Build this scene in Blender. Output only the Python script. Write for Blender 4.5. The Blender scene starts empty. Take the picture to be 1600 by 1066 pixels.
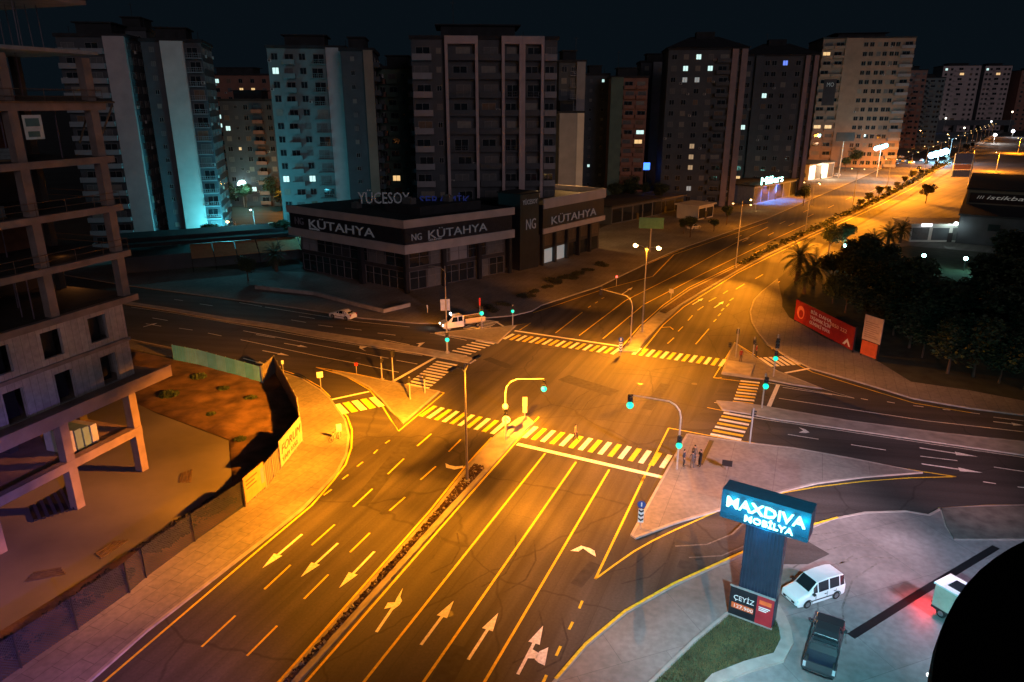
import bpy, bmesh, math, random
from mathutils import Vector, Matrix
from math import radians as R, sin, cos, pi
sc = bpy.context.scene
col = sc.collection
random.seed(7)
# ------------------------------------------------------------------ camera
F = 1109.0; HY = 163.0; H = 32.0
PIT = math.atan((533-HY)/F)
cd = bpy.data.cameras.new('camera'); cam = bpy.data.objects.new('camera', cd); col.objects.link(cam)
cam.location = (0, 0, H); cam.rotation_euler = (pi/2-PIT, 0, 0)
cd.sensor_width = 36; cd.lens = F/1600*36; cd.clip_start = .5; cd.clip_end = 9000
sc.camera = cam
# ------------------------------------------------------------------ sky (night), city glow
w = bpy.data.worlds.new('World'); sc.world = w; w.use_nodes = True
nt = w.node_tree; bg = nt.nodes['Background']
sk = nt.nodes.new('ShaderNodeTexSky'); sk.sky_type = 'NISHITA'; sk.sun_disc = False
sk.sun_elevation = R(-6); sk.sun_rotation = R(150)
mx = nt.nodes.new('ShaderNodeMix'); mx.data_type = 'RGBA'; mx.inputs[0].default_value = .95
nt.links.new(sk.outputs[0], mx.inputs[6]); mx.inputs[7].default_value = (.026, .052, .08, 1)
nt.links.new(mx.outputs[2], bg.inputs[0]); bg.inputs[1].default_value = .1
sd = bpy.data.lights.new('sun', 'SUN'); sd.energy = .25; sd.angle = R(25); sd.color = (1, .8, .86)
so = bpy.data.objects.new('sun', sd); col.objects.link(so); so.rotation_euler = (R(79), 0, R(24))
sc.view_settings.view_transform = 'Standard'; sc.view_settings.look = 'None'; sc.view_settings.gamma = 1
sc.view_settings.exposure = 0
SOD = (1, .29, .01)
# ------------------------------------------------------------------ picture point -> ground
def P(x, y, z=0.0):
    dx = (x-800)/F; dy = -(y-533)/F
    vy = cos(PIT)+dy*sin(PIT); vz = -sin(PIT)+dy*cos(PIT)
    t = (z-H)/vz
    return Vector((dx*t, vy*t, z))
def PY(x, y, Y):
    dx = (x-800)/F; dy = -(y-533)/F
    vy = cos(PIT)+dy*sin(PIT); vz = -sin(PIT)+dy*cos(PIT)
    t = Y/vy
    return Vector((dx*t, Y, H+vz*t))
def HZ(base, ty):
    b = P(*base); return PY(base[0], ty, b.y).z
# ------------------------------------------------------------------ materials
MATS = {}
def mat(name, c, rough=.7, var=.15, scale=1.5, metal=0, emit=None, es=0, bump=0, spec=.5, alpha=None):
    if name in MATS: return MATS[name]
    m = bpy.data.materials.new(name); m.use_nodes = True; n = m.node_tree; b = n.nodes['Principled BSDF']
    b.inputs['Roughness'].default_value = rough; b.inputs['Metallic'].default_value = metal
    b.inputs['Specular IOR Level'].default_value = spec
    tc = n.nodes.new('ShaderNodeTexCoord')
    no = n.nodes.new('ShaderNodeTexNoise'); no.inputs['Scale'].default_value = scale; no.inputs['Detail'].default_value = 5
    n.links.new(tc.outputs['Object'], no.inputs['Vector'])
    rp = n.nodes.new('ShaderNodeValToRGB')
    rp.color_ramp.elements[0].position = .3; rp.color_ramp.elements[1].position = .7
    rp.color_ramp.elements[0].color = (*[max(0, v*(1-var)) for v in c], 1)
    rp.color_ramp.elements[1].color = (*[min(1, v*(1+var)) for v in c], 1)
    n.links.new(no.outputs['Fac'], rp.inputs[0]); n.links.new(rp.outputs[0], b.inputs['Base Color'])
    if bump:
        bu = n.nodes.new('ShaderNodeBump'); bu.inputs['Strength'].default_value = bump; bu.inputs['Distance'].default_value = .05
        n2 = n.nodes.new('ShaderNodeTexNoise'); n2.inputs['Scale'].default_value = scale*8; n.links.new(tc.outputs['Object'], n2.inputs['Vector'])
        n.links.new(n2.outputs['Fac'], bu.inputs['Height']); n.links.new(bu.outputs[0], b.inputs['Normal'])
    if emit:
        b.inputs['Emission Color'].default_value = (*emit, 1); b.inputs['Emission Strength'].default_value = es
    MATS[name] = m; return m
def asphalt(name, base, ang, streak=.35):
    m = mat(name, base, .78, .12, .15, bump=.25); n = m.node_tree; b = n.nodes['Principled BSDF']
    rp = b.inputs['Base Color'].links[0].from_node
    tc = [x for x in n.nodes if x.type == 'TEX_COORD'][0]
    mp = n.nodes.new('ShaderNodeMapping'); mp.inputs['Rotation'].default_value = (0, 0, -ang); mp.inputs['Scale'].default_value = (.012, .9, 1)
    n.links.new(tc.outputs['Object'], mp.inputs[0])
    # rotate first, then stretch: two mappings
    mp.inputs['Scale'].default_value = (1, 1, 1)
    m2 = n.nodes.new('ShaderNodeMapping'); m2.inputs['Scale'].default_value = (.02, .75, 1); n.links.new(mp.outputs[0], m2.inputs[0])
    no = n.nodes.new('ShaderNodeTexNoise'); no.inputs['Scale'].default_value = 1; no.inputs['Detail'].default_value = 3
    n.links.new(m2.outputs[0], no.inputs['Vector'])
    r2 = n.nodes.new('ShaderNodeValToRGB'); r2.color_ramp.elements[0].position = .35; r2.color_ramp.elements[1].position = .65
    r2.color_ramp.elements[0].color = (1-streak,)*3+(1,); r2.color_ramp.elements[1].color = (1+streak*.3,)*3+(1,)
    n.links.new(no.outputs['Fac'], r2.inputs[0])
    # patches
    n3 = n.nodes.new('ShaderNodeTexNoise'); n3.inputs['Scale'].default_value = .07; n3.inputs['Detail'].default_value = 4
    n.links.new(tc.outputs['Object'], n3.inputs['Vector'])
    r3 = n.nodes.new('ShaderNodeValToRGB'); r3.color_ramp.elements[0].position = .38; r3.color_ramp.elements[1].position = .62
    r3.color_ramp.elements[0].color = (.72, .72, .72, 1); r3.color_ramp.elements[1].color = (1.1, 1.1, 1.1, 1)
    n.links.new(n3.outputs['Fac'], r3.inputs[0])
    # fine aggregate grain
    n4 = n.nodes.new('ShaderNodeTexNoise'); n4.inputs['Scale'].default_value = 6; n4.inputs['Detail'].default_value = 6
    n.links.new(tc.outputs['Object'], n4.inputs['Vector'])
    r4 = n.nodes.new('ShaderNodeValToRGB'); r4.color_ramp.elements[0].position = .3; r4.color_ramp.elements[1].position = .7
    r4.color_ramp.elements[0].color = (.82, .82, .82, 1); r4.color_ramp.elements[1].color = (1.12, 1.12, 1.12, 1)
    n.links.new(n4.outputs['Fac'], r4.inputs[0])
    # cracks: thin lines along the cells of a warped Voronoi
    wn = n.nodes.new('ShaderNodeTexNoise'); wn.inputs['Scale'].default_value = .5; n.links.new(tc.outputs['Object'], wn.inputs['Vector'])
    wm = n.nodes.new('ShaderNodeMix'); wm.data_type = 'RGBA'; wm.blend_type = 'ADD'; wm.inputs[0].default_value = 3; n.links.new(tc.outputs['Object'], wm.inputs[6]); n.links.new(wn.outputs['Color'], wm.inputs[7])
    vo = n.nodes.new('ShaderNodeTexVoronoi'); vo.feature = 'DISTANCE_TO_EDGE'; vo.inputs['Scale'].default_value = .07; n.links.new(wm.outputs[2], vo.inputs['Vector'])
    r5 = n.nodes.new('ShaderNodeValToRGB'); r5.color_ramp.elements[0].position = .002; r5.color_ramp.elements[1].position = .007
    r5.color_ramp.elements[0].color = (.55, .55, .55, 1); r5.color_ramp.elements[1].color = (1, 1, 1, 1); n.links.new(vo.outputs['Distance'], r5.inputs[0])
    # paving strips laid at different times
    m6 = n.nodes.new('ShaderNodeMapping'); m6.inputs['Rotation'].default_value = (0, 0, -ang); n.links.new(tc.outputs['Object'], m6.inputs[0])
    b6 = n.nodes.new('ShaderNodeTexBrick'); b6.inputs['Scale'].default_value = 1; b6.inputs['Brick Width'].default_value = 47; b6.inputs['Row Height'].default_value = 3.3; b6.inputs['Mortar Size'].default_value = .03
    b6.inputs['Color1'].default_value = (.86, .86, .86, 1); b6.inputs['Color2'].default_value = (1.08, 1.08, 1.08, 1); b6.inputs['Mortar'].default_value = (.7, .7, .7, 1); n.links.new(m6.outputs[0], b6.inputs['Vector'])
    last = rp.outputs[0]
    x = n.nodes.new('ShaderNodeMix'); x.data_type = 'RGBA'; x.blend_type = 'MULTIPLY'; x.inputs[0].default_value = 1
    n.links.new(last, x.inputs[6]); n.links.new(b6.outputs['Color'], x.inputs[7]); last = x.outputs[2]
    for r in (r2, r3, r4, r5):
        x = n.nodes.new('ShaderNodeMix'); x.data_type = 'RGBA'; x.blend_type = 'MULTIPLY'; x.inputs[0].default_value = 1
        n.links.new(last, x.inputs[6]); n.links.new(r.outputs[0], x.inputs[7]); last = x.outputs[2]
    n.links.new(last, b.inputs['Base Color'])
    return m
def paving(name, c1, c2, mortar, bw, bh, ang=0, rough=.85, dirt=.3):
    m = bpy.data.materials.new(name); m.use_nodes = True; n = m.node_tree; b = n.nodes['Principled BSDF']
    b.inputs['Roughness'].default_value = rough
    tc = n.nodes.new('ShaderNodeTexCoord'); mp = n.nodes.new('ShaderNodeMapping'); mp.inputs['Rotation'].default_value = (0, 0, -ang)
    n.links.new(tc.outputs['Object'], mp.inputs[0])
    br = n.nodes.new('ShaderNodeTexBrick'); br.inputs['Scale'].default_value = 1
    br.inputs['Brick Width'].default_value = bw; br.inputs['Row Height'].default_value = bh; br.inputs['Mortar Size'].default_value = .02
    br.inputs['Color1'].default_value = (*c1, 1); br.inputs['Color2'].default_value = (*c2, 1); br.inputs['Mortar'].default_value = (*mortar, 1)
    n.links.new(mp.outputs[0], br.inputs['Vector'])
    last = br.outputs['Color']
    for s, lo, hi in ((.12, 1-dirt, 1.15), (2.5, .85, 1.1)):
        no = n.nodes.new('ShaderNodeTexNoise'); no.inputs['Scale'].default_value = s; no.inputs['Detail'].default_value = 6
        n.links.new(tc.outputs['Object'], no.inputs['Vector'])
        rp = n.nodes.new('ShaderNodeValToRGB'); rp.color_ramp.elements[0].position = .35; rp.color_ramp.elements[1].position = .65
        rp.color_ramp.elements[0].color = (lo, lo, lo, 1); rp.color_ramp.elements[1].color = (hi, hi, hi, 1)
        n.links.new(no.outputs['Fac'], rp.inputs[0])
        x = n.nodes.new('ShaderNodeMix'); x.data_type = 'RGBA'; x.blend_type = 'MULTIPLY'; x.inputs[0].default_value = 1
        n.links.new(last, x.inputs[6]); n.links.new(rp.outputs[0], x.inputs[7]); last = x.outputs[2]
    n.links.new(last, b.inputs['Base Color'])
    MATS[name] = m; return m
BV = R(67.4)      # boulevard heading near the crossing
M_road = asphalt('asphalt', (.068, .063, .059), BV, .42)
M_cross = asphalt('asphalt_cross', (.06, .056, .056), R(-10))
M_far = asphalt('asphalt_far', (.11, .1, .095), R(47))
M_ground = mat('ground_mat', (.05, .045, .04), .9, .3, .05)
M_side = paving('paving', (.21, .2, .185), (.19, .178, .165), (.11, .1, .095), 2.2, 1.1, BV)
M_isl = paving('island_concrete', (.23, .215, .2), (.21, .2, .188), (.13, .12, .115), 4, 4, BV, dirt=.28)
M_fore = paving('forecourt_concrete', (.22, .215, .215), (.2, .195, .195), (.13, .13, .13), 6, 6, R(20), .6, dirt=.4)
M_med = mat('median_paving', (.3, .28, .26), .85, .25, .8, bump=.3)
M_soil = mat('median_soil', (.07, .045, .03), .95, .6, 3.0, bump=.8)
M_kerb = mat('kerb_stone', (.3, .28, .26), .8, .2, 1.2)
M_dirt = mat('dirt', (.13, .075, .045), .95, .5, .6, bump=1)
M_yard = mat('yard_concrete', (.17, .155, .145), .85, .3, .12, bump=.15)
M_yel = mat('yellow_paint', (.72, .52, .03), .55, .22, 5)
M_wht = mat('white_paint', (.78, .77, .73), .55, .22, 5)
M_pole = mat('galvanised_steel', (.38, .37, .36), .45, .15, 3, metal=.4)
M_dark = mat('dark_plastic', (.02, .02, .022), .5, .2, 4)
M_blk = mat('black_metal', (.012, .012, .014), .5, .2, 4)
M_gls = mat('dark_glass', (.015, .02, .025), .08, .2, 1, spec=.8)
M_con = mat('raw_concrete', (.3, .22, .185), .85, .22, .7, bump=.3)
M_plas = mat('cream_render', (.42, .4, .38), .85, .15, .6)
M_rub = mat('rubber', (.015, .015, .015), .8, .2, 5)
# ------------------------------------------------------------------ mesh builder
class MB:
    def __init__(s): s.v = []; s.f = []; s.m = []; s.mi = 0; s.X = Matrix()
    def add(s, vs, fs):
        o = len(s.v); s.v += [tuple(s.X @ Vector(v)) for v in vs]
        s.f += [tuple(i+o for i in f) for f in fs]; s.m += [s.mi]*len(fs); return s
    def box(s, x0, x1, y0, y1, z0, z1):
        return s.add([(x0,y0,z0),(x1,y0,z0),(x1,y1,z0),(x0,y1,z0),(x0,y0,z1),(x1,y0,z1),(x1,y1,z1),(x0,y1,z1)],
                     [(0,3,2,1),(4,5,6,7),(0,1,5,4),(1,2,6,5),(2,3,7,6),(3,0,4,7)])
    def cb(s, c, d, rz=0):
        X = s.X; s.X = X @ Matrix.Translation(c) @ Matrix.Rotation(rz, 4, 'Z')
        s.box(-d[0]/2, d[0]/2, -d[1]/2, d[1]/2, -d[2]/2, d[2]/2); s.X = X; return s
    def tube(s, pts, r, n=8, cap=True):
        pts = [Vector(p) for p in pts]; rs = r if isinstance(r, (list, tuple)) else [r]*len(pts)
        vs = []; fs = []
        for i, p in enumerate(pts):
            d = (pts[min(i+1, len(pts)-1)]-pts[max(i-1, 0)]).normalized()
            a = Vector((0, 0, 1)) if abs(d.z) < .9 else Vector((1, 0, 0))
            u = d.cross(a).normalized(); v = d.cross(u)
            for k in range(n):
                t = 2*pi*k/n; vs.append(p+u*cos(t)*rs[i]+v*sin(t)*rs[i])
        for i in range(len(pts)-1):
            for k in range(n):
                a = i*n+k; b = i*n+(k+1) % n; fs.append((a, b, b+n, a+n))
        if cap: fs += [tuple(range(n))[::-1], tuple(range((len(pts)-1)*n, len(pts)*n))]
        return s.add(vs, fs)
    def prism(s, poly, z0, z1):
        n = len(poly); ar = sum(poly[i][0]*poly[(i+1) % n][1]-poly[(i+1) % n][0]*poly[i][1] for i in range(n))
        if ar < 0: poly = poly[::-1]
        s.add([(p[0], p[1], z0) for p in poly]+[(p[0], p[1], z1) for p in poly],
              [tuple(range(n))[::-1], tuple(range(n, 2*n))]+[(i, (i+1) % n, n+(i+1) % n, n+i) for i in range(n)])
        return s
    def strip(s, pts, wd, z0, z1=None):
        """ribbon along a polyline; a box section if z1 is given"""
        pts = [Vector((p[0], p[1])) for p in pts]; L = []; Rr = []
        for i, p in enumerate(pts):
            d = (pts[min(i+1, len(pts)-1)]-pts[max(i-1, 0)]).normalized(); nrm = Vector((-d.y, d.x))
            L.append(p+nrm*wd/2); Rr.append(p-nrm*wd/2)
        n = len(pts)
        if z1 is None:
            s.add([(*a, z0) for a in L]+[(*a, z0) for a in Rr], [(i+n, i+n+1, i+1, i) for i in range(n-1)])
        else:
            s.add([(*a, z1) for a in L]+[(*a, z1) for a in Rr]+[(*a, z0) for a in L]+[(*a, z0) for a in Rr],
                  [(i+n, i+n+1, i+1, i) for i in range(n-1)]+[(i, i+1, i+1+2*n, i+2*n) for i in range(n-1)]
                  + [(i+1+n, i+n, i+3*n, i+1+3*n) for i in range(n-1)]+[(0, 2*n, 3*n, n), (n-1, 2*n-1, 4*n-1, 3*n-1)])
        return s
    def sphere(s, c, r, n=10, m=6, sz=1):
        vs = []; fs = []
        for j in range(m+1):
            a = pi*j/m
            for k in range(n):
                t = 2*pi*k/n; vs.append((c[0]+r*sin(a)*cos(t), c[1]+r*sin(a)*sin(t), c[2]+r*sz*cos(a)))
        for j in range(m):
            for k in range(n):
                a = j*n+k; b = j*n+(k+1) % n
                fs.append((a, a+n, b+n, b))
        return s.add(vs, fs)
    def mesh(s, name, mats, smooth=False):
        me = bpy.data.meshes.new(name); me.from_pydata(s.v, [], s.f)
        for m in (mats if isinstance(mats, (list, tuple)) else [mats]): me.materials.append(m)
        for p, i in zip(me.polygons, s.m): p.material_index = i
        if smooth:
            for p in me.polygons: p.use_smooth = True
        me.update(); return me
    def build(s, name, mats, parent=None, loc=None, rz=0, smooth=False, bev=0):
        me = s.mesh(name, mats, smooth)
        if any(len(f) > 4 for f in s.f):
            b = bmesh.new(); b.from_mesh(me); bmesh.ops.triangulate(b, faces=[f for f in b.faces if len(f.verts) > 4]); b.to_mesh(me); b.free()
        return ob(name, me, parent, loc, rz, bev)
def ob(name, me, parent=None, loc=None, rz=0, bev=0):
    o = bpy.data.objects.new(name, me); col.objects.link(o)
    if parent: o.parent = parent
    if loc is not None: o.location = loc
    o.rotation_euler = (0, 0, rz)
    if bev:
        b = o.modifiers.new('bevel', 'BEVEL'); b.width = bev; b.segments = 2; b.limit_method = 'ANGLE'
    return o
def tag(o, label=None, cat=None, group=None, kind=None):
    if label: o['label'] = label
    if cat: o['category'] = cat
    if group: o['group'] = group
    if kind: o['kind'] = kind
    return o
def thing(name, label, cat, loc=(0, 0, 0), rz=0, group=None):
    o = bpy.data.objects.new(name, None); col.objects.link(o); o.location = loc; o.rotation_euler = (0, 0, rz)
    o.empty_display_size = .3
    return tag(o, label, cat, group)
def dup(o, parent=None):
    c = o.copy(); col.objects.link(c); c.parent = parent
    for ch in list(o.children): dup(ch, c)
    return c
def place(o, loc, rz, label, group=None, scale=None):
    o.location = loc; o.rotation_euler = (0, 0, rz); o['label'] = label
    if group: o['group'] = group
    if scale: o.scale = (scale,)*3
    return o
def light(name, typ, loc, power, color, parent=None, size=.3, aim=None, angle=150, blend=.6):
    d = bpy.data.lights.new(name, typ); d.energy = power; d.color = color
    if typ != 'SUN': d.shadow_soft_size = size
    if typ == 'SPOT': d.spot_size = R(angle); d.spot_blend = blend
    o = bpy.data.objects.new(name, d); col.objects.link(o); o.location = loc
    if aim is not None: o.rotation_euler = (Vector(aim)-Vector(loc)).to_track_quat('-Z', 'Y').to_euler()
    if parent: o.parent = parent
    return o
def text(s, name, mt, parent, org, rx, rz, size=1, width=None, ext=.02, align='LEFT', shear=0, font_scale_x=1, bold=0):
    """mesh lettering; local x runs along heading rz, standing upright"""
    cu = bpy.data.curves.new(name, 'FONT'); cu.body = s; cu.size = size; cu.extrude = ext; cu.align_x = align; cu.shear = shear
    cu.resolution_u = 2; cu.offset = bold
    t = bpy.data.objects.new(name, cu); col.objects.link(t)
    bpy.context.view_layer.update()
    dg = bpy.context.evaluated_depsgraph_get(); me = bpy.data.meshes.new_from_object(t.evaluated_get(dg))
    wd = t.dimensions.x; bpy.data.objects.remove(t)
    me.materials.clear(); me.materials.append(mt)
    o = bpy.data.objects.new(name, me); col.objects.link(o); o.location = org; o.rotation_euler = (rx, 0, rz)
    sx = (width/wd if width else 1)*font_scale_x; o.scale = (sx, 1, 1)
    if parent: o.parent = parent
    return o
# ================================================================== THE SETTING
def px(*l): return [P(x, y) for x, y in l]
g = MB(); g.prism([(-4000, -300), (4000, -300), (4000, 7000), (-4000, 7000)], -.4, -.03)
tag(g.build('ground', M_ground), kind='structure')
farL = [(805,512),(830,497),(845,480),(937,450),(1013,413),(1053,395),(1200,343),(1271,312),(1330,287),(1400,255),(1460,230),(1540,203),(1600,183)]
farR = [(1213,558),(1200,538),(1185,520),(1175,505),(1172,488),(1178,470),(1190,457),(1215,437),(1250,408),(1300,373),(1360,340),(1420,307),(1470,276),(1530,240),(1580,211),(1600,199)]
road = thing('road', None, None); road['kind'] = 'structure'
west = [(400,468),(200,430),(-400,330)]
K_nw = [(-400,345),(200,447),(374,470),(463,482),(565,498),(653,506),(700,506),(745,499),(775,496),(800,494),(830,487),(845,478),(937,448),(1013,411),(1053,393),(1200,341),(1271,310),(1330,285),(1400,253),(1460,228),(1540,201),(1600,181)]
K_sw = [(-500,420),(100,507),(215,534),(269,545),(350,562),(430,580),(471,593),(501,611),(516,625),(527,641),(539,657),(545,682),(541,712),(526,740),(500,768),(472,797),(400,854),(228,988),(142,1064),(-60,1240)]
K_ne = [(1600,650),(1516,639),(1428,624),(1342,598),(1268,577),(1225,555),(1200,540),(1185,522),(1175,505),(1172,488),(1178,470),(1190,457),(1215,437)]
K_se = [(840,1100),(868,1066),(914,1013),(977,960),(1053,917),(1156,870),(1225,843),(1273,824),(1301,813),(1352,803),(1415,801),(1451,807),(1470,797),(1540,793),(1600,792),(2300,800)]
b = MB(); b.prism(px((-200,1400),(-60,1240),(142,1064),(228,988),(400,854),(476,797),(530,735),(547,690),(541,656),(500,600),(430,570),(300,540),(800,490),*farL[1:],*farR[::-1],(1250,600),(1500,760),(1156,880),(980,970),(868,1066),(700,1250)), -.02, 0)
b.build('boulevard', M_road, road)
b = MB(); b.prism(px((-500,330),(200,430),(565,480),(690,495),(745,500),(790,520),(700,580),(627,640),(580,690),(520,650),(470,600),(350,570),(269,550),(100,512),(-500,425)), -.02, .004)
b.prism(px((1213,545),(1300,570),(1430,600),(1700,640),(2600,760),(2600,860),(1700,810),(1451,812),(1300,818),(1150,880),(1060,830),(1045,690),(1100,640),(1130,600),(1170,575)), -.02, .004)
b.build('cross_street', M_cross, road)
def kerb(pts, name='kerb', par=None, h=.15, wd=.22):
    return MB().strip([P(x, y) for x, y in pts], wd, 0, h).build(name, M_kerb, par)
def slab(name, pts, m, h=.13, kb=None, closed=True, z0=-.02, kh=.15):
    o = MB().prism([P(x, y) for x, y in pts], z0, h).build(name, m); tag(o, kind='structure')
    if kb is None: kb = pts+[pts[0]] if closed else pts
    if kb: kerb(kb, 'kerb', o, kh)
    return o
# pavements
slab('pavement', K_nw+[(1600,172),(1500,195),(1400,230),(1300,255),(1200,290),(1080,322),(950,352),(850,395),(640,432),(440,425),(330,420),(100,400),(-500,300)], M_side, kb=K_nw)
fence_line = [(431,580),(451,619),(467,651),(472,692),(438,736),(415,765),(380,795),(304,848),(228,905),(202,928),(121,986),(33,1046),(-120,1155)]
slab('pavement', K_sw[5:]+fence_line[::-1], M_side, kb=K_sw[4:])
slab('pavement', K_sw[:6]+[(415,592),(385,588),(310,568),(272,560),(200,545),(0,500),(-500,430)], M_side, .128, kb=K_sw[:6])
slab('pavement', K_ne+[(1222,470),(1222,480),(1233,497),(1289,530),(1362,560),(1423,598),(1511,611),(1600,628),(1900,670),(1900,700)], M_side, kb=K_ne)
slab('forecourt', K_se+[(2300,1100),(1600,1500),(1100,1500),(700,1400)], M_fore, .12, kb=K_se)
# pavement between forecourt and slip lane beyond the entry
slab('verge', [(1470,797),(1600,793),(2300,805),(2300,860),(1600,845),(1490,845),(1478,825)], mat('verge_gravel', (.1,.1,.09), .9, .4, 1), .2)
# islands
isl_sw = [(520,581),(555,587),(615,599),(686,613),(629,663),(610,642),(597,626),(577,606),(550,592)]
slab('traffic_island', isl_sw, M_isl)
isl_se = [(1074,680),(1126,688),(1170,694),(1240,702),(1330,718),(1440,740),(1352,746),(1276,756),(1225,768),(1123,798),(1053,819),(992,842),(987,838),(1035,750)]
slab('traffic_island', isl_se, M_isl)
isl_nw = [(680,521),(738,516),(770,513.5),(806,509.5),(790,524),(777,537),(758,534),(738,530)]
slab('traffic_island', isl_nw, M_isl)
isl_ne = [(1148,537),(1181,561),(1197,571),(1214,581),(1250,595),(1283,608),(1240,602),(1199,594),(1171,591),(1128,585),(1138,558)]
slab('traffic_island', isl_ne, M_isl)
slab('island_pad', [(1137,566),(1178,571),(1171,590),(1129,584)], M_med, .22, kh=.24)
# medians
medN_L = [(822,652),(811,655),(775,682),(737,724),(680,798),(445,1064),(330,1195)]
medN_R = [(822,652),(833,661),(800,693),(706,798),(466,1066),(362,1182)]
slab('median', medN_L+medN_R[::-1][:-1], M_med, kb=medN_L+medN_R[::-1])
o = MB().prism(px((768,692),(742,722),(686,796),(453,1060),(343,1188),(352,1188),(460,1060),(700,796),(786,699)), .14, .146)
# planted strip of soil from the lamp southwards
MB().prism(px((741,727),(686,796),(453,1060),(343,1188),(354,1188),(459,1062),(699,796),(757,734)), .12, .2).build('planting_bed', M_soil, bpy.data.objects['median'])
medF_L = [(983,541),(977,545),(972,549),(1002,513),(1038,481),(1078,453),(1149,418),(1200,389.5),(1258,364),(1327,330),(1377,306),(1420,284),(1453,264),(1500,239),(1529,222.5),(1572,200),(1600,187)]
medF_R = [(994,551),(1000,541),(1028,510),(1063,478),(1104,453),(1149,426),(1200,399),(1263,369),(1337,335),(1377,316),(1420,293),(1453,273),(1500,246),(1529,228),(1572,204),(1600,189.5)]
o = slab('median', medF_L[2:]+medF_R[::-1], M_med, kb=medF_L[2:]+medF_R[::-1]+[medF_L[2]])
MB().prism(px((1030,488),(1078,455),(1149,419.5),(1200,391.5),(1258,366),(1327,331.5),(1377,308),(1420,286),(1453,266),(1500,240.5),(1529,223.5),(1529,227),(1500,244),(1453,271),(1420,291),(1377,314),(1337,333.5),(1263,367.5),(1200,397),(1149,424.5),(1104,451),(1063,476),(1040,491)), .12, .2).build('planting_bed', M_soil, o)
slab('median', [(743,563),(735,568.5),(660,554),(600,544),(498,527.5),(416,512),(354,502.5),(269,487),(205,477.5),(-300,380),(-300,375),(205,473.5),(269,483),(354,497.5),(416,506),(498,519.5),(600,535),(660,545),(720,556)], M_med)
slab('median', [(1120,628),(1160,631),(1200,637.5),(1326,659),(1478,679),(1600,692),(2400,800),(2400,835),(1600,712),(1428,687),(1326,672),(1200,654),(1172,648),(1129,641)], M_med)
# building lot on the left: yard, bare earth
yard_top = [(223,636),(243,646),(357,689),(363,756),(297,801)]
slab('yard', yard_top+[(215,858),(101,929),(0,991),(-200,1110),(-900,1400),(-1200,600),(-500,440),(0,520),(150,560)], M_yard, .06, kb=[])
# earth with humps
def earth():
    poly = [P(x, y) for x, y in [(205,548),(272,563),(310,570),(385,590),(428,584),(449,620),(465,652),(470,692),(436,735),(413,764),(300,849),(226,905),(200,926),(120,985),(0,1068),(-150,1170),(-150,1080),(0,988),(101,926),(215,856),(298,799),(364,754),(358,688),(243,645),(205,628)]]
    from mathutils.geometry import tessellate_polygon
    bm = bmesh.new(); vs = [bm.verts.new((p.x, p.y, .07)) for p in poly]; f = bm.faces.new(vs)
    bmesh.ops.triangulate(bm, faces=[f])
    for _ in range(4): bmesh.ops.subdivide_edges(bm, edges=[e for e in bm.edges if e.calc_length() > .9], cuts=1, use_grid_fill=True)
    from mathutils import noise
    bd = set(v for e in bm.edges if e.is_boundary for v in e.verts)
    for v in bm.verts:
        if v not in bd: v.co.z += .28*max(0, noise.noise(v.co*.35)+.3)+.12*noise.noise(v.co*1.3)+.06
    me = bpy.data.meshes.new('bare_earth'); bm.to_mesh(me); bm.free(); me.materials.append(M_dirt)
    for p in me.polygons: p.use_smooth = True
    return tag(ob('bare_earth', me), kind='structure')
earth()
# grass plot by the pylon with a curving concrete kerb
gp = [(1023,1066),(1085,1006),(1147,955),(1180,950),(1211,962),(1222,984),(1226,1007),(1213,1030),(1168,1042),(1120,1061),(1075,1110),(980,1110)]
o = slab('grass_plot', gp, mat('turf_soil', (.045,.06,.025), .95, .5, 2, bump=.8), .16, kb=[])
MB().strip([P(x, y) for x, y in [(980,1110),(1023,1066),(1085,1006),(1147,955)]], .2, .12, .34).build('kerb', M_kerb, o)
MB().strip([P(x, y) for x, y in [(1208,950),(1218,968),(1225,984),(1229,1007),(1216,1032),(1168,1046),(1120,1065),(1070,1120)]], .75, .12, .3).build('kerb', M_kerb, o)
# garden / dark plot on the right and plot behind
slab('garden_ground', [(1233,497),(1289,530),(1362,560),(1423,598),(1511,611),(1600,628),(2200,700),(2400,470),(1600,400),(1420,385),(1330,395),(1262,420),(1225,455),(1222,480)], mat('garden_soil', (.03,.035,.02), .95, .5, .5), .1, kb=[])
slab('service_area', [(1262,420),(1300,376),(1360,343),(1420,310),(1470,279),(1530,243),(1700,180),(2200,250),(2200,470),(1600,400),(1420,385),(1330,395)], M_far, .05, kb=[])
slab('parking_ground', [(330,420),(440,425),(560,400),(560,330),(350,335)], M_cross, .02, kb=[])
# dark strip and drain lines in the forecourt
MB().strip([P(1112,690), P(1094,728)], .45, .132, .136).build('drain_grating', M_blk, bpy.data.objects['traffic_island.001'])
MB().prism([tuple(P(x, y)) for x, y in ((1222,842),(1258,846),(1296,868),(1262,884),(1216,884))], .115, .125).build('asphalt_shade_patch', M_cross, bpy.data.objects['forecourt'])  # the pylon's shade wedge, laid on as a darker sheet
MB().strip(px((1329,997),(1440,927),(1556,857)), .55, .125, .13).build('drain_grating', M_blk, bpy.data.objects['forecourt'])
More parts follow.
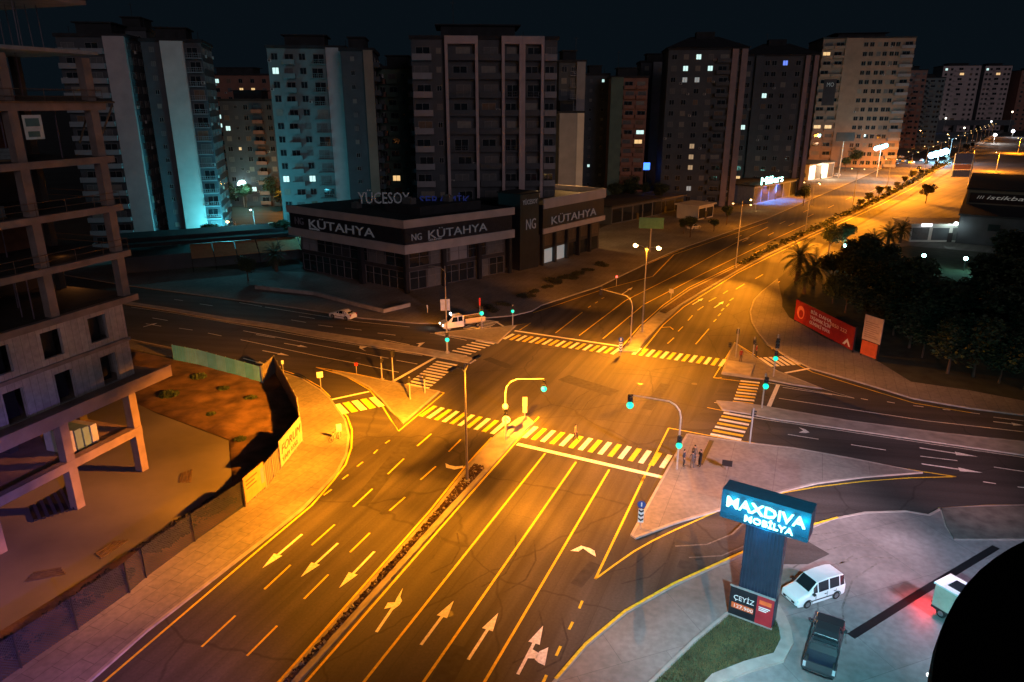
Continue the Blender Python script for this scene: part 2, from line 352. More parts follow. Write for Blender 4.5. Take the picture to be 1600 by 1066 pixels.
# ------------------------------------------------------------------ painted markings (children of the road)
def line(pts, wd=.15, m=None, z=.01, name='lane_line'):
    return MB().strip([P(x, y) for x, y in pts], wd, z).build(name, m or M_wht, road)
Yl = M_yel
for a, c in (((852,708.5),(470,1190)), ((900,722),(575,1191)), ((952,734),(684,1190)), ((1006,746.5),(930,905))): line((a, c), .18, Yl)
for a, c in (((910,939),(905,951)), ((895,972),(889,984)), ((876,1010),(869,1025)), ((854,1055),(847,1070)), ((1007,746),(1003,752))): line((a, c), .18, Yl)
line([(930,905),(960,883),(990,862),(1020,845),(1053,829),(1121,799),(1170,784),(1225,770),(1276,761),(1352,752),(1420,747),(1494,745)], .16, Yl)
line([(1006,746.5),(1045,669)], .16, Yl); line([(1045,669),(1126,684),(1200,696),(1326,717),(1440,737),(1494,745)], .15, Yl)
line([(868,1064),(915,1009),(977,957),(1053,914),(1156,867),(1225,840),(1273,821),(1309,811)], .2, Yl, z=.155)
line([(1466,794.5),(1540,790),(1640,789)], .16, Yl)
line([(768,684),(731,724),(672,798),(435,1066),(320,1196)], .17, Yl)
line([(842,651.5),(800,698),(714,796),(478,1066),(372,1185)], .17, Yl)
# left carriageway dashes
for a, c in (((674,678),(652,697)),((631,717),(606,741)),((582,764),(552,792)),((523,820),(487,852)),((454,883),(413,921)),((368,962),(315,1011)),
             ((720,687),(701,706)),((681,729),(657,750)),((633,777),(609,798)),((578,833),(547,863)),((513,898),(475,936)),((433,978),(386,1025)),
             ((609,688),(602,693)),((590,703),(584,709)),((567,722),(558,729)),((544,742),(535,749)),((518,765),(506,774))): line((a, c), .15, Yl)
line([(533,640),(543,652),(550,672),(549,700),(540,726),(520,752),(487,790),(400,863),(162,1066),(0,1203)], .17, Yl)
line([(493.7,574),(540,588),(577,609),(597,634),(610,655),(622.8,674),(694,614),(615,597),(554,584),(493.7,574)], .15, Yl)
line([(430,575),(471,588),(501,605),(516,620)], .12, Yl)
# west street
for l in ([(400,536),(498,557),(557,568),(623,582)], [(380,517),(498,539.5),(607,560)], [(619,563),(652,569)], [(376,531),(400,536)], [(440,512),(500,522)],
          [(673,520.6),(729,532)], [(539,513),(565,516)], [(590,520.6),(618,524)], [(497,508),(520,511)], [(455,500),(478,504)], [(280,513),(301,516)], [(325,520.7),(346,525)],
          [(312,475),(332,478)], [(272,468),(286,470)], [(374,473),(409,479)], [(414,480),(496,493),(560,503),(640,511)], [(467,494),(492,498)], [(228,506),(252,510)], [(205,480),(269,489),(354,504),(416,515),(498,529.5),(600,546),(660,556)],
          [(224,534),(269,548),(330,558)], [(400,523),(430,528)], [(238,497),(262,501)], [(600,531),(640,539)]): line(l, .13, M_wht)
# east street
for l in ([(1223,605.5),(1300,617)], [(1217,622.5),(1350,643),(1450,658),(1600,675),(1800,700)], [(1345,623),(1356,625)], [(1386,628),(1398,630)], [(1427,634),(1443,636)], [(1473,640),(1485,641)], [(1516,645),(1531,647)], [(1552,652),(1600,658)],
          [(1231,679),(1279,686.5)], [(1330,695),(1384,703.5)], [(1438,713),(1496,720)], [(1536,753),(1556,756)], [(1590,761),(1606,763)], [(1553,730),(1600,737)], [(1172,652),(1200,656.5),(1326,675),(1428,690),(1600,715)]): line(l, .13, M_wht)
line([(1116,629),(1240,655)], .12, M_wht); line([(1105,637),(1140,644)], .12, Yl)
line([(1128,590),(1115,590.5),(1158,596)], .14, Yl); line([(1115,590.5),(1143,545),(1148,535),(1186,559)], .14, Yl)
line([(1283,607),(1335,622.5),(1199,598)], .12, M_wht)
# NW slip
line([(672,520.6),(738,530),(760,535)], .14, M_wht); line([(812,516),(829.6,504.6),(806,508.5)], .16, Yl)
# far boulevard
for l in ([(868,520.6),(910,488)], [(905,524.5),(977,470),(1078,419),(1149,380),(1200,355)], [(942,529.5),(1006,476),(1100,427),(1149,403),(1200,378),(1262,350)], [(833,489),(939,453.5),(1020,432),(1053,398),(1200,347)],
          [(919,481),(923,478)], [(930,474),(934,471.5)], [(940,467),(944,465)], [(968,546),(1000,509),(1036,477),(1076,449.5),(1147,415.5),(1198,387)],
          [(1003,549),(1012,538),(1036,508),(1068,480),(1108,455),(1152,427),(1203,401),(1266,371),(1340,337),(1380,318),(1424,295),(1457,275)],
          [(1087,538),(1107.6,514)], [(1043,537),(1053,528)], [(1059.5,518),(1067,510.5)], [(1075,501),(1082,493)], [(1090,485),(1099,479)], [(1107.6,471),(1119,465)], [(1130,459),(1137,454.5)],
          [(1207,546),(1190,524),(1179,507),(1176,489),(1182,472),(1194,459),(1218,440)], [(1230,562),(1270,582),(1342,604),(1428,630),(1516,645)],
          [(1010,414),(1075,385)], [(1112,440),(1122,434)], [(1150,452),(1163,444)], [(1180,436),(1192,429)], [(1140,470),(1146,466)], [(1115,503),(1119,499)], [(1122,494),(1126,490)], [(1127,486),(1131,482)], [(1135,479),(1139,475)]): line(l, .16, Yl)
for i, (x, y) in enumerate([(1170,383),(1200,368),(1232,353),(1262,339),(1294,325),(1322,312),(1240,375),(1290,350),(1340,322),(1255,332),(1218,350),(1180,395),(1160,378),(1300,338),(1360,300),(1150,372)]):
    line([(x, y), (x+9, y-4.4)], .2, Yl)
# manhole covers and asphalt patches
for x, y in ((690,640),(600,800),(850,610),(1000,600),(930,480),(1085,600),(700,960),(1090,870),(560,560),(1350,640)):
    mc = P(x, y); MB().tube([(mc.x, mc.y, .001), (mc.x, mc.y, .01)], .36, 20).build('manhole_cover', mat('cast_iron', (.03, .028, .026), .5, .3, 6), road)
for (x, y), (x2, y2), wd in (((640,690),(560,790),1.6), ((880,590),(960,615),2.2), ((720,1010),(690,1066),1.4), ((1010,640),(1040,600),1.2), ((930,880),(900,915),.9), ((760,560),(800,575),1.3), ((1130,900),(1060,880),1.0)):
    MB().strip([P(x, y), P(x2, y2)], wd, .0065).build('asphalt_shade_patch', mat('patch', (.035, .033, .032), .85, .3, 2), road)
rs_ = random.Random(4)
for x, y, dx, dy in ((820,840,-60,80), (1040,840,-90,60), (900,640,60,-30), (960,580,120,20), (1180,820,-120,40), (700,830,-50,60), (860,960,-50,80), (1250,900,150,-30), (1180,880,120,-50), (1300,1000,60,-120)):
    m_ = mat('tyre_mark', (.028, .027, .027), .8, .4, 3) if x < 1180 else mat('tyre_mark_dust', (.14, .135, .13), .8, .4, 3)
    a = P(x, y); c = P(x+dx, y+dy); n_ = Vector((-(c-a).y, (c-a).x, 0)).normalized(); h = .01 if x < 1180 else .126
    for s in (-.8, .8):
        MB().strip([a+n_*s, a.lerp(c, .35)+n_*(s+1.1), a.lerp(c, .7)+n_*(s+1.3), c+n_*(s+.4)], .13, h-.002).build('tyre_mark', m_, road)
# stop lines
for a, c, wd in (((808,694),(1035,746),.55), ((804,517),(968,541),.5), ((612.7,597),(680,559),.45), ((516.5,625),(577,612),.4), ((1201,636),(1216,601),.45), ((1226.6,583),(1264.6,576),.4), ((775,503),(789,511.5),.35)): line((a, c), wd, M_wht, .012, 'stop_line')
# crosswalks: stripes with parallel edges
def crosswalk(A, B, da, db, first='w', alt=True, wd=.5, pitch=.98, n=None):
    A = P(*A); B = P(*B); d = P(*db)-P(*da); L = d.length; d.normalize()
    N = n or int(round((B-A).length/pitch))+1
    cw = thing('crosswalk', None, None); cw.parent = road
    m_w = MB(); m_y = MB()
    for i in range(N):
        c = A.lerp(B, i/(N-1)); isw = ((i % 2 == 0) == (first == 'w')) or not alt
        k = MB(); k.strip([c-d*L/2, c+d*L/2], wd, .011); k.build('white_stripe' if isw else 'yellow_stripe', M_wht if isw else M_yel, cw)
crosswalk((828.5,675.5),(1040.5,721),(819,684),(838,667))
crosswalk((669,642.5),(792,672),(658,651),(681,635), 'y')
crosswalk((795,526),(962,549),(787,530),(802,522), 'w')
crosswalk((995,549),(1129,567),(990,554),(1001,544), 'w')
crosswalk((533,639),(588.6,628),(525,631),(539,646), 'w', n=5, wd=.75)
crosswalk((652.6,603.6),(697.6,568),(682,565),(714.7,571), 'w', alt=False)
crosswalk((714,554),(757.7,535),(714,554),(744,560), 'w', alt=False, wd=.42)
crosswalk((741,515),(762,501),(600+118,511),(600+152,515.5), 'w', alt=False, wd=.4, n=8)
crosswalk((1172,597),(1161,629.5),(1157,594),(1187,597), 'w')
crosswalk((1153,649),(1134,683),(1126.6,645),(1172,653), 'w')
crosswalk((1197,566),(1238,563),(1195,561),(1216,575), 'w', alt=False, n=6, wd=.5)
# arrows
def arrow(tail, tip, kind='s', m=None, wd=.2):
    a = P(*tail); c = P(*tip); d = (c-a); L = d.length; d.normalize(); ang = math.atan2(d.y, d.x)
    b = MB(); b.X = Matrix.Translation((a.x, a.y, .0)) @ Matrix.Rotation(ang, 4, 'Z')
    def fl(poly):
        n = len(poly); ar = sum(poly[i][0]*poly[(i+1) % n][1]-poly[(i+1) % n][0]*poly[i][1] for i in range(n))
        if ar < 0: poly = poly[::-1]
        b.add([(x, y, .012) for x, y in poly], [tuple(range(len(poly)))])
    h = L*.38
    if kind in 's sr':
        fl([(0,-.1),(L-h,-.1),(L-h,-.38),(L,0),(L-h,.38),(L-h,.1),(0,.1)])
        if kind == 'sr':
            fl([(L*.32,-.1),(L*.5,-.1),(L*.47,-.55),(L*.36,-.62)]); fl([(L*.34,-.5),(L*.5,-.55),(L*.62,-.95),(L*.28,-1.25),(L*.3,-.8)])
    if kind == 'l':
        fl([(0,-.1),(L*.5,-.1),(L*.62,-.3),(L*.72,-.3),(L*.8,0),(L,.22),(L*.74,.16),(L*.66,.1),(L*.62,.55),(L*.48,.5),(L*.54,.1),(0,.1)])
    return b.build('road_arrow', m or M_wht, road)
arrow((472,835),(410,888)); arrow((528,849),(470,902)); arrow((585,862),(530,919))
arrow((588,988),(634,920), 'l'); arrow((657.7,1008),(709,939)); arrow((731.6,1031),(778.5,958)); arrow((809,1054),(848.6,978), 'sr')
arrow((1437,700),(1528,714)); arrow((1440,725),(1535,739)); arrow((972,460),(988.6,449)); arrow((1082,476),(1099,466)); arrow((1116,481),(1131,471)); arrow((380,560),(416,570)); arrow((444,536.6),(481,543)); arrow((224,511),(246,505)); arrow((410,548),(452,556)); arrow((1552,659),(1600,665)); arrow((1155,376),(1172,371))
def glyph(pts, m=None):
    q = [P(x, y) for x, y in pts]; n = len(q); ar = sum(q[i].x*q[(i+1) % n].y-q[(i+1) % n].x*q[i].y for i in range(n))
    if ar < 0: q = q[::-1]
    MB().add([(p.x, p.y, .012) for p in q], [tuple(range(n))]).build('road_arrow', m or M_wht, road)
glyph([(891,861),(908,853),(922,857),(929,861),(931,870),(922,865),(911,857),(904,862)])
glyph([(696,724),(702,727),(712,729),(724,728),(724,731),(710,734),(697,731)])
glyph([(1248,668),(1258,671),(1265,676),(1258,677),(1248,676),(1255,673)])
glyph([(643,540),(652,542),(655,538),(650,537),(664,535),(658,540),(652,545)])
glyph([(561,544),(572,549),(566,545),(574,542),(562,541)])
line([(1032,512),(1047,511),(1052,515)], .2, Yl)
# ================================================================== TOWERS AND BUILDINGS
def lit(name, c, s): return mat(name, (.5, .5, .5), .5, .05, 1, emit=c, es=s)
LW = lit('lit_window_white', (.62, .95, .9), 1.1); LY = lit('lit_window_warm', (1, .62, .25), .9); LB = lit('lit_window_blue', (.12, .25, 1), 1.0)
WF = mat('window_frame', (.16, .16, .16), .6); CU = mat('curtain', (.1, .105, .11), .8)
G1 = mat('render_grey', (.24, .24, .26), .85, .12, .4); G2 = mat('render_dark', (.065, .075, .088), .85, .15, .4); PK = mat('render_pink', (.42, .345, .35), .85, .1, .4)
TN = mat('render_tan', (.26, .185, .14), .85, .15, .3); GR = mat('render_green', (.1, .15, .12), .85, .15, .4); BR = mat('render_brown', (.24, .12, .09), .85, .15, .4)
RF = mat('roof_dark', (.02, .022, .026), .9, .3, .5); WHT = mat('render_white', (.5, .49, .47), .85, .1, .4); TE = mat('render_teal', (.15, .2, .21), .85, .12, .4)
LW2 = lit('lit_window_dim', (.5, .6, .6), .35); LY2 = lit('lit_window_amber', (.9, .6, .3), .35)
CU2 = mat('curtain_pale', (.2, .19, .17), .8); CU3 = mat('curtain_warm', (.14, .09, .06), .8)
BR2 = mat('rib_pink', (.26, .2, .21), .85, .1, .4)
MESHC = {}
def win_mesh(w_, h_, pane):
    k = ('w', round(w_, 1), round(h_, 1), pane.name)
    if k not in MESHC:
        b = MB(); t = .07
        for x0, x1, z0, z1 in ((-w_/2, w_/2, 0, t), (-w_/2, w_/2, h_-t, h_), (-w_/2, -w_/2+t, t, h_-t), (w_/2-t, w_/2, t, h_-t), (-t/2, t/2, t, h_-t)): b.box(x0, x1, -.08, .02, z0, z1)
        b.mi = 1; b.box(-w_/2+t, -t/2, -.045, .015, t, h_-t); b.box(t/2, w_/2-t, -.045, .015, t, h_-t)
        MESHC[k] = b.mesh('window', [WF, pane])
    return MESHC[k]
def ac_mesh():
    if 'ac' not in MESHC:
        b = MB(); b.box(-.42, .42, -.36, -.02, 0, .6); b.mi = 1; b.box(-.3, .14, -.375, -.362, .08, .52); MESHC['ac'] = b.mesh('ac_unit', [mat('ac_white', (.35, .35, .34), .6), M_dark])
    return MESHC['ac']
def bal_mesh(w_, d_, m, rail):
    k = ('b', round(w_, 1), round(d_, 1), m.name, rail)
    if k not in MESHC:
        b = MB(); b.box(-w_/2, w_/2, -d_, 0, 0, .16)
        if rail == 's':
            b.box(-w_/2, w_/2, -d_, -d_+.12, .16, 1.1); b.box(-w_/2, -w_/2+.12, -d_+.12, 0, .16, 1.1); b.box(w_/2-.12, w_/2, -d_+.12, 0, .16, 1.1)
        else:
            b.box(-w_/2, w_/2, -d_, -d_+.06, 1.05, 1.12); b.box(-w_/2, w_/2, -d_, -d_+.06, .6, .64)
            n = max(3, int(w_/.45))
            for i in range(n+1):
                x = -w_/2+.04+(w_-.08)*i/n; b.box(x-.025, x+.025, -d_, -d_+.05, .16, 1.05)
            b.box(-w_/2, -w_/2+.05, -d_+.06, 0, 1.05, 1.1); b.box(w_/2-.05, w_/2, -d_+.06, 0, 1.05, 1.1)
        MESHC[k] = b.mesh('balcony', [m])
    return MESHC[k]
def facade(root, cnt, mods, x0, x1, y, rot, nf, fh, z0, litset, rnd):
    """modules across one face: (fraction, kind, material). face looks along local -y, then turned by rot about root"""
    ws_ = max(1, fh/3.2); Rm = Matrix.Rotation(rot, 4, 'Z'); tot = sum(m[0] for m in mods); x = x0
    for mi, (fr, kind, m) in enumerate(mods):
        wd = (x1-x0)*fr/tot; xc = x+wd/2
        if kind in ('slab', 'frame'):
            b = MB(); b.X = Rm; ph = nf*fh+z0
            if kind == 'slab': b.box(x+.02, x+wd-.02, y-.9, y+.01, 0, ph+.6)
            else:
                for a in (x+.02, x+wd-.62): b.box(a, a+.6, y-1.5, y+.01, 0, ph+.2)
                b.box(x+.62, x+wd-.62, y-1.5, y+.01, ph-.5, ph+.2); b.box(x+.02, x+wd-.02, y-1.5, y+.01, ph+.2, ph+1)
            b.build('pilaster' if kind == 'slab' else 'facade_frame', m, root)
        for f in range(nf):
            z = z0+f*fh
            def put(name, me, lx, ly, lz):
                o = ob(name, me, root, Rm @ Vector((lx, ly, lz)), rot); o.scale = (ws_, 1, ws_) if name != 'balcony' else (1, 1, min(1.3, ws_)); cnt[name] = cnt.get(name, 0)+1
            pane = litset.get((mi, f))
            if pane is None: q_ = rnd.random(); pane = CU if q_ < .2 else (CU2 if q_ < .3 else (CU3 if q_ < .36 else M_gls))
            if kind in ('win', 'bal', 'rail', 'frame') and cnt.get('ac_unit', 0) < 26 and rnd.random() < .16:
                put('ac_unit', ac_mesh(), xc+wd*(.36 if rnd.random() < .5 else -.36), y-.02, z+.3+rnd.random()*.5)
            if kind == 'win': 
                if wd > 5.2:
                    put('window', win_mesh(1.5, 1.5, pane), xc-wd*.22, y, z+.95); put('window', win_mesh(1.5, 1.5, M_gls), xc+wd*.22, y, z+.95)
                else: put('window', win_mesh(min(1.5, wd*.6), 1.5, pane), xc, y, z+.95)
            elif kind == 'small': put('window', win_mesh(.9, 1.0, pane), xc, y, z+1.3)
            elif kind in ('bal', 'rail', 'frame'):
                ww = wd-.3 if kind != 'frame' else wd-1.3
                put('balcony', bal_mesh(ww, 1.35, m if kind != 'frame' else G2, 's' if kind == 'bal' or (kind == 'frame' and f % 3) else 'r'), xc, y, z)
                put('window', win_mesh(min(2.6, ww*.7), 2.15, pane), xc+(f % 2-.5)*ww*.12, y, z+.17)
        x += wd
def cap_parts(root):
    """more than a hundred of one part: the rest becomes one part"""
    for nm in ('window', 'balcony'):
        l = [c for c in root.children if c.name.split('.')[0] == nm]
        if len(l) > 96:
            l.sort(key=lambda o: -o.location.z if nm == 'window' else -o.location.z); ex = l[96:]
            v = []; f = []; mi = []; mats = []
            for o in ex:
                Mx = Matrix.Translation(o.location) @ Matrix.Rotation(o.rotation_euler.z, 4, 'Z') @ Matrix.Diagonal((*o.scale, 1)); n0 = len(v)
                v += [tuple(Mx @ q.co) for q in o.data.vertices]
                for p in o.data.polygons:
                    mm = o.data.materials[p.material_index]
                    if mm not in mats: mats.append(mm)
                    f.append(tuple(i+n0 for i in p.vertices)); mi.append(mats.index(mm))
                bpy.data.objects.remove(o)
            me = bpy.data.meshes.new(nm); me.from_pydata(v, [], f)
            for m in mats: me.materials.append(m)
            for p, i in zip(me.polygons, mi): p.material_index = i
            tag(ob(nm+'s_lower', me, root), kind='stuff')
NT = 0
def tower(label, xl, xr, by, ty, rot, depth, nf, front, side, wallm, roof='flat', litf={}, lits={}, sidepos='r', group='apartment towers', name='apartment_tower', roofm=None):
    """xl..xr: picture span of the front face at the ground line by; ty: top line"""
    global NT; NT += 1
    A = P(xl, by); B = P(xr, by); W = (B-A).length*.96; c = (A+B)/2
    h = HZ(((xl+xr)/2, by), ty); fh = (h-1)/nf*1.0
    r = thing(name, label, 'apartment block', (c.x, c.y, 0), rot, group)
    r.location = (c.x-sin(rot)*depth/2*-1*0, c.y, 0)
    off = Vector((0, depth/2, 0))
    b = MB(); b.box(-W/2, W/2, 0, depth, -.3, h); b.build('wall', wallm, r)
    b = MB(); b.box(-W/2-.35, W/2+.35, -.35, 0, h, h+.7)
    b.box(-W/2-.35, W/2+.35, depth, depth+.35, h, h+.7); b.box(-W/2-.35, -W/2, 0, depth, h, h+.7); b.box(W/2, W/2+.35, 0, depth, h, h+.7)
    b.box(-W/2, W/2, 0, depth, h+.003, h+.06)
    pr = b.build('parapet', roofm or RF, r)
    rnd = random.Random(NT*13); b = MB()
    if roof == 'gable':
        hh = W*.16; b.add([(-W/2-.8, -.8, h+.7), (W/2+.8, -.8, h+.7), (W/2+.8, depth+.8, h+.7), (-W/2-.8, depth+.8, h+.7), (-W*.18, depth/2, h+.7+hh), (W*.18, depth/2, h+.7+hh)],
              [(0, 1, 5, 4), (1, 2, 5), (2, 3, 4, 5), (3, 0, 4), (0, 3, 2, 1)])
        b.box(-W*.12, W*.12, depth*.4, depth*.6, h+.7+hh*.6, h+hh+2)
    else:
        b.box(-W*.3, W*.22, depth*.25, depth*.75, h+.06, h+3.1); b.box(-W*.34, W*.26, depth*.21, depth*.79, h+3.1, h+3.35)
        for i in range(6):
            x = (rnd.random()-.5)*W*.8; y = depth*(.1+.8*rnd.random()); b.tube([(x, y, h+.06), (x, y, h+1.6+rnd.random()*1.5)], .06, 5)
    b.build('roof', roofm or RF, r)
    if NT % 3 == 1:
        b = MB(); x = W*(rnd.random()-.5)*.6; ah = 3+rnd.random()*3; b.tube([(x, depth*.5, h+.06), (x, depth*.5, h+3+ah)], .06, 5); b.cb((x, depth*.5, h+2.5+ah), (1.3, .06, .06)); b.build('antenna', M_blk, r)
    cnt = {}
    facade(r, cnt, front, -W/2, W/2, 0, 0, nf, fh, .6, litf, rnd)
    if side:
        # a face looking +x (right) or -x (left)
        if sidepos == 'r': Rr = pi/2; facade(r, cnt, side, 0, depth, -W/2, Rr, nf, fh, .6, lits, rnd)
        else: Rr = -pi/2; facade(r, cnt, side, -depth, 0, -W/2, Rr, nf, fh, .6, lits, rnd)
    cap_parts(r)
    return r
# T3 central block with two framed bays
tower('large twelve-storey tower with tall pale framed balcony bays behind the showroom', 652, 870, 398, 62, R(4), 22, 12,
      [(1.5, 'bal', G1), (.9, 'small', G2), (2.4, 'frame', PK), (1.7, 'bal', G2), (1.5, 'frame', PK), (1.6, 'frame', PK), (1.0, 'bal', G1)],
      [(1, 'win', G1)]*3, G2, litf={(1, 4): CU, (5, 3): LY, (1, 2): LW})
# T1 twin slabs on the left, cyan light on the lower right part
tower('tall tower with two blank pale slabs, lit cyan at its right foot', 270, 353, 385, 66, R(14), 16, 15,
      [(1.0, 'small', TE), (1.2, 'slab', WHT), (.9, 'rail', G1)], [(1, 'win', G1)]*3, G2, litf={(3, 4): LW})
tower('tall tower with stacked balconies and one blank slab, rising behind the unfinished building', 150, 247, 390, 58, R(8), 16, 15,
      [(1.1, 'bal', G1), (1.1, 'bal', G1), (1.0, 'slab', PK)], [(1, 'win', G1)]*3, G2)
tower('dark tower set back between the two leftmost slab towers', 226, 276, 374, 48, R(8), 16, 15, [(1, 'win', G2), (1, 'win', G2)], [(1, 'small', G2)], G2)
# T2
tower('grey tower with a lit top window and broad blank slab, behind the showroom roof sign', 446, 560, 372, 76, R(8), 18, 14,
      [(1, 'win', TE), (1, 'bal', TE), (1, 'win', TE), (1.25, 'rail', TE), (1.4, 'slab', PK)], [(1, 'small', G2)]*3, TE, litf={(0, 12): LW, (2, 4): LW, (0, 4): LW})
tower('dark tower with a narrow tan edge, right of the grey balcony tower', 552, 600, 378, 80, R(6), 18, 14, [(2.4, 'small', G2), (1, 'slab', TN)], [(1, 'bal', G2)]*2, G2)
tower('dim greenish tower with stacked balconies behind the framed tower', 602, 665, 366, 108, R(2), 15, 13, [(.7, 'bal', BR), (1, 'bal', GR), (.7, 'small', G2), (.9, 'bal', G1)], None, GR, litf={(1, 4): LY})
# far left group
tower('low dark apartment block whose right edge glows orange, left of the grey tower', 362, 446, 322, 158, R(4), 16, 10, [(1, 'win', G1), (.7, 'small', G2), (1, 'win', G1), (1, 'bal', BR), (1.1, 'win', TN)], None, G2, litf={(0, 7): LW, (2, 1): LW, (1, 5): LY})
tower('distant block with a few lit windows low on the skyline at left', 330, 440, 285, 118, R(0), 18, 12, [(1, 'win', BR)]*6, None, BR, litf={(1, 11): LW, (3, 10): LY, (4, 10): LY, (0, 8): LW, (1, 7): LW, (1, 6): LW})
# right of T3
tower('slim blue-grey tower just right of the framed tower', 868, 908, 345, 98, R(4), 14, 14, [(1.2, 'win', G2), (.8, 'rail', G1), (1, 'slab', G1)], None, G2)
tower('plain low block with a warm lit right edge, foot of the slim tower', 868, 908, 352, 178, R(12), 14, 9, [(2.6, 'slab', G1), (1, 'slab', WHT)], [(1, 'win', G1)], G1)
tower('dark featureless tower with two tiny lit windows, behind the orange street lamp', 908, 945, 312, 118, R(0), 14, 13, [(1, 'small', G2), (1, 'small', G2)], None, G2, litf={(1, 12): LW, (0, 3): LW})
tower('reddish brown tower with balconies in the middle distance', 946, 1003, 318, 122, R(-3), 15, 13, [(1, 'slab', GR), (1, 'bal', BR), (1, 'bal', BR)], None, BR, litf={(0, 11): LY, (2, 7): LW, (2, 6): LY})
tower('dark tower with one lit greenish window, behind the gabled tower', 990, 1042, 300, 98, R(-4), 15, 14, [(1, 'win', G2), (.8, 'slab', G1), (1, 'win', G2)], None, G2, litf={(0, 6): LW, (2, 11): LW})
tower('dark gabled tower with a column of lit windows and pink ribs on its right', 1028, 1146, 322, 78, R(-6), 20, 14,
      [(1, 'win', G2), (.9, 'win', G2), (1.1, 'win', G1), (.9, 'win', G2), (1.2, 'bal', G2), (.5, 'slab', BR2), (.25, 'win', G2), (.5, 'slab', BR2)], None, G2, roof='gable',
      litf={(2, 13): LW, (1, 12): LW, (3, 12): LW, (2, 11): LW2, (2, 5): LY2, (2, 4): LY2, (2, 3): LY2, (1, 11): LW2, (2, 1): LW2})
tower('dark blue tower with a blue-lit top window, beside the gabled tower', 1140, 1252, 305, 88, R(-8), 20, 13,
      [(1, 'win', G2), (.6, 'slab', G2), (1.2, 'win', G1), (1, 'win', G2), (1, 'win', G2), (.35, 'slab', BR2), (.3, 'win', G2), (.35, 'slab', BR2)], None, G2, roof='gable',
      litf={(3, 12): LB, (2, 9): LW, (0, 6): LW, (0, 1): LY, (4, 8): CU})
tower('broad tan tower with a dark hanging banner, the brightest on the skyline', 1262, 1396, 262, 60, R(-10), 34, 14,
      [(1, 'bal', TN), (1, 'bal', TN), (1.5, 'slab', TN), (1.2, 'win', TN), (1.2, 'win', TN), (1, 'win', G1), (1.2, 'bal', G1)], None, TN,
      litf={(0, 4): LY, (1, 4): LY, (0, 12): LY})
for a in ((1402, 1428, 232, 110, 'narrow reddish block behind the right edge of the tan tower', BR), (1424, 1458, 226, 122, 'pale greenish far block over the blue-lit shop', TE),
          (1458, 1512, 206, 103, 'far tower with a lit top corner, left of a matching pair', PK), (1522, 1560, 204, 103, 'far tower with a bright lit top left window, right of a matching pair', PK),
          (1580, 1640, 204, 110, 'far tower cut by the right edge of the picture', BR)):
    tower(a[4], a[0], a[1], a[2], a[3], R(-14), 40, 13, [(1, 'win', a[5]), (1, 'bal', a[5]), (1, 'win', a[5])], None, a[5],
          litf={(0, 12): LW, (1, 11): LY} if a[0] in (1458, 1522) else ({(0, 7): LW, (1, 7): LW} if a[0] == 1458 else {}), group='distant apartment towers')
# banner on the tan tower
# ------------------------------------------------------------------ corner showroom
C0 = Vector((-18.6, 122.1, 0)); Cl = Vector((-44.2, 141.6, 0)); Cr = Vector((0, 138.5, 0)); Cb = Cl+Cr-C0
dl = (Cl-C0).normalized(); dr = (Cr-C0).normalized(); Ll = (Cl-C0).length; Lr = (Cr-C0).length
sh = thing('showroom', 'black two-storey corner showroom with pale bands and KÜTAHYA lettering', 'shop building')
M_sblk = mat('shop_black', (.014, .015, .02), .45, .3, .6); M_band = mat('band_render', (.42, .38, .37), .7, .12, .4)
M_sign = mat('sign_letters', (.27, .27, .3), .5, .05, 2, emit=(.7, .75, .85), es=.035); M_sgd = mat('louvre_panel', (.035, .035, .045), .6, .3, 2)
def quad(a, b_, e): return [(p.x, p.y) for p in (a-dl*-e*0, )]
def para(o, u0, u1, v0, v1): # corners from C0: u along left face (dl), v along right face (dr)
    return [(o+dl*a+dr*b_)[:2] for a, b_ in ((u0, v0), (u1, v0), (u1, v1), (u0, v1))]
MB().prism(para(C0, 0, Ll, 0, Lr), 7.3, 12.9).build('upper_storey', M_sblk, sh)
MB().prism(para(C0, 1.2, Ll-1, 1.2, Lr-.5), 0, 7.3).build('wall', mat('shop_lower', (.03, .03, .035), .6, .3, .5), sh)
b = MB()
for z0, z1 in ((11.7, 13.1), (7.2, 8.8)):
    b.prism(para(C0, -.35, Ll+.35, -.35, 0-.003), z0, z1); b.prism(para(C0, -.35, -.003, 0, Lr+.35), z0, z1)
b.build('band', M_band, sh)
b = MB(); b.prism(para(C0, 0, Ll, 0, Lr), 12.9, 13.0); b.prism(para(C0, 3, 12, 6, 20), 13, 14.6); b.build('roof', RF, sh)
b = MB()
for i in range(12): # louvres behind the lettering
    z = 8.95+i*.23; b.prism(para(C0, .2, Ll-.1, -.12, -.01), z, z+.1); b.prism(para(C0, -.12, -.01, .2, Lr-.1), z, z+.1)
b.build('louvre_panel', M_sgd, sh)
# shop windows: on each face
shopw = MB()
def bays(o, d, nrm, s0, s1, n, z0, z1, root, m, nm='shop_window'):
    st = (s1-s0)/n
    for i in range(n):
        a = o+d*(s0+i*st+.25)+nrm*.02; e = o+d*(s0+(i+1)*st-.25)+nrm*.02
        k = MB(); q = nrm*.06; k.add([(*a[:2], z0), (*e[:2], z0), (*e[:2], z1), (*a[:2], z1), (*(a+q)[:2], z0), (*(e+q)[:2], z0), (*(e+q)[:2], z1), (*(a+q)[:2], z1)], [(0, 1, 2, 3), (7, 6, 5, 4), (0, 4, 5, 1), (2, 6, 7, 3), (1, 5, 6, 2), (0, 3, 7, 4)])
        k.build(nm, m[i % len(m)] if isinstance(m, list) else m, root)
nl = -dr; nr = -dl
bays(C0+dr*1.2, dl, nl, 1.6, Ll-1.5, 6, 4.4, 6.9, sh, [M_gls, CU, M_gls, M_sgd, M_gls, G1]); bays(C0+dr*1.2, dl, nl, 1.6, Ll-1.5, 7, .3, 3.6, sh, M_gls)
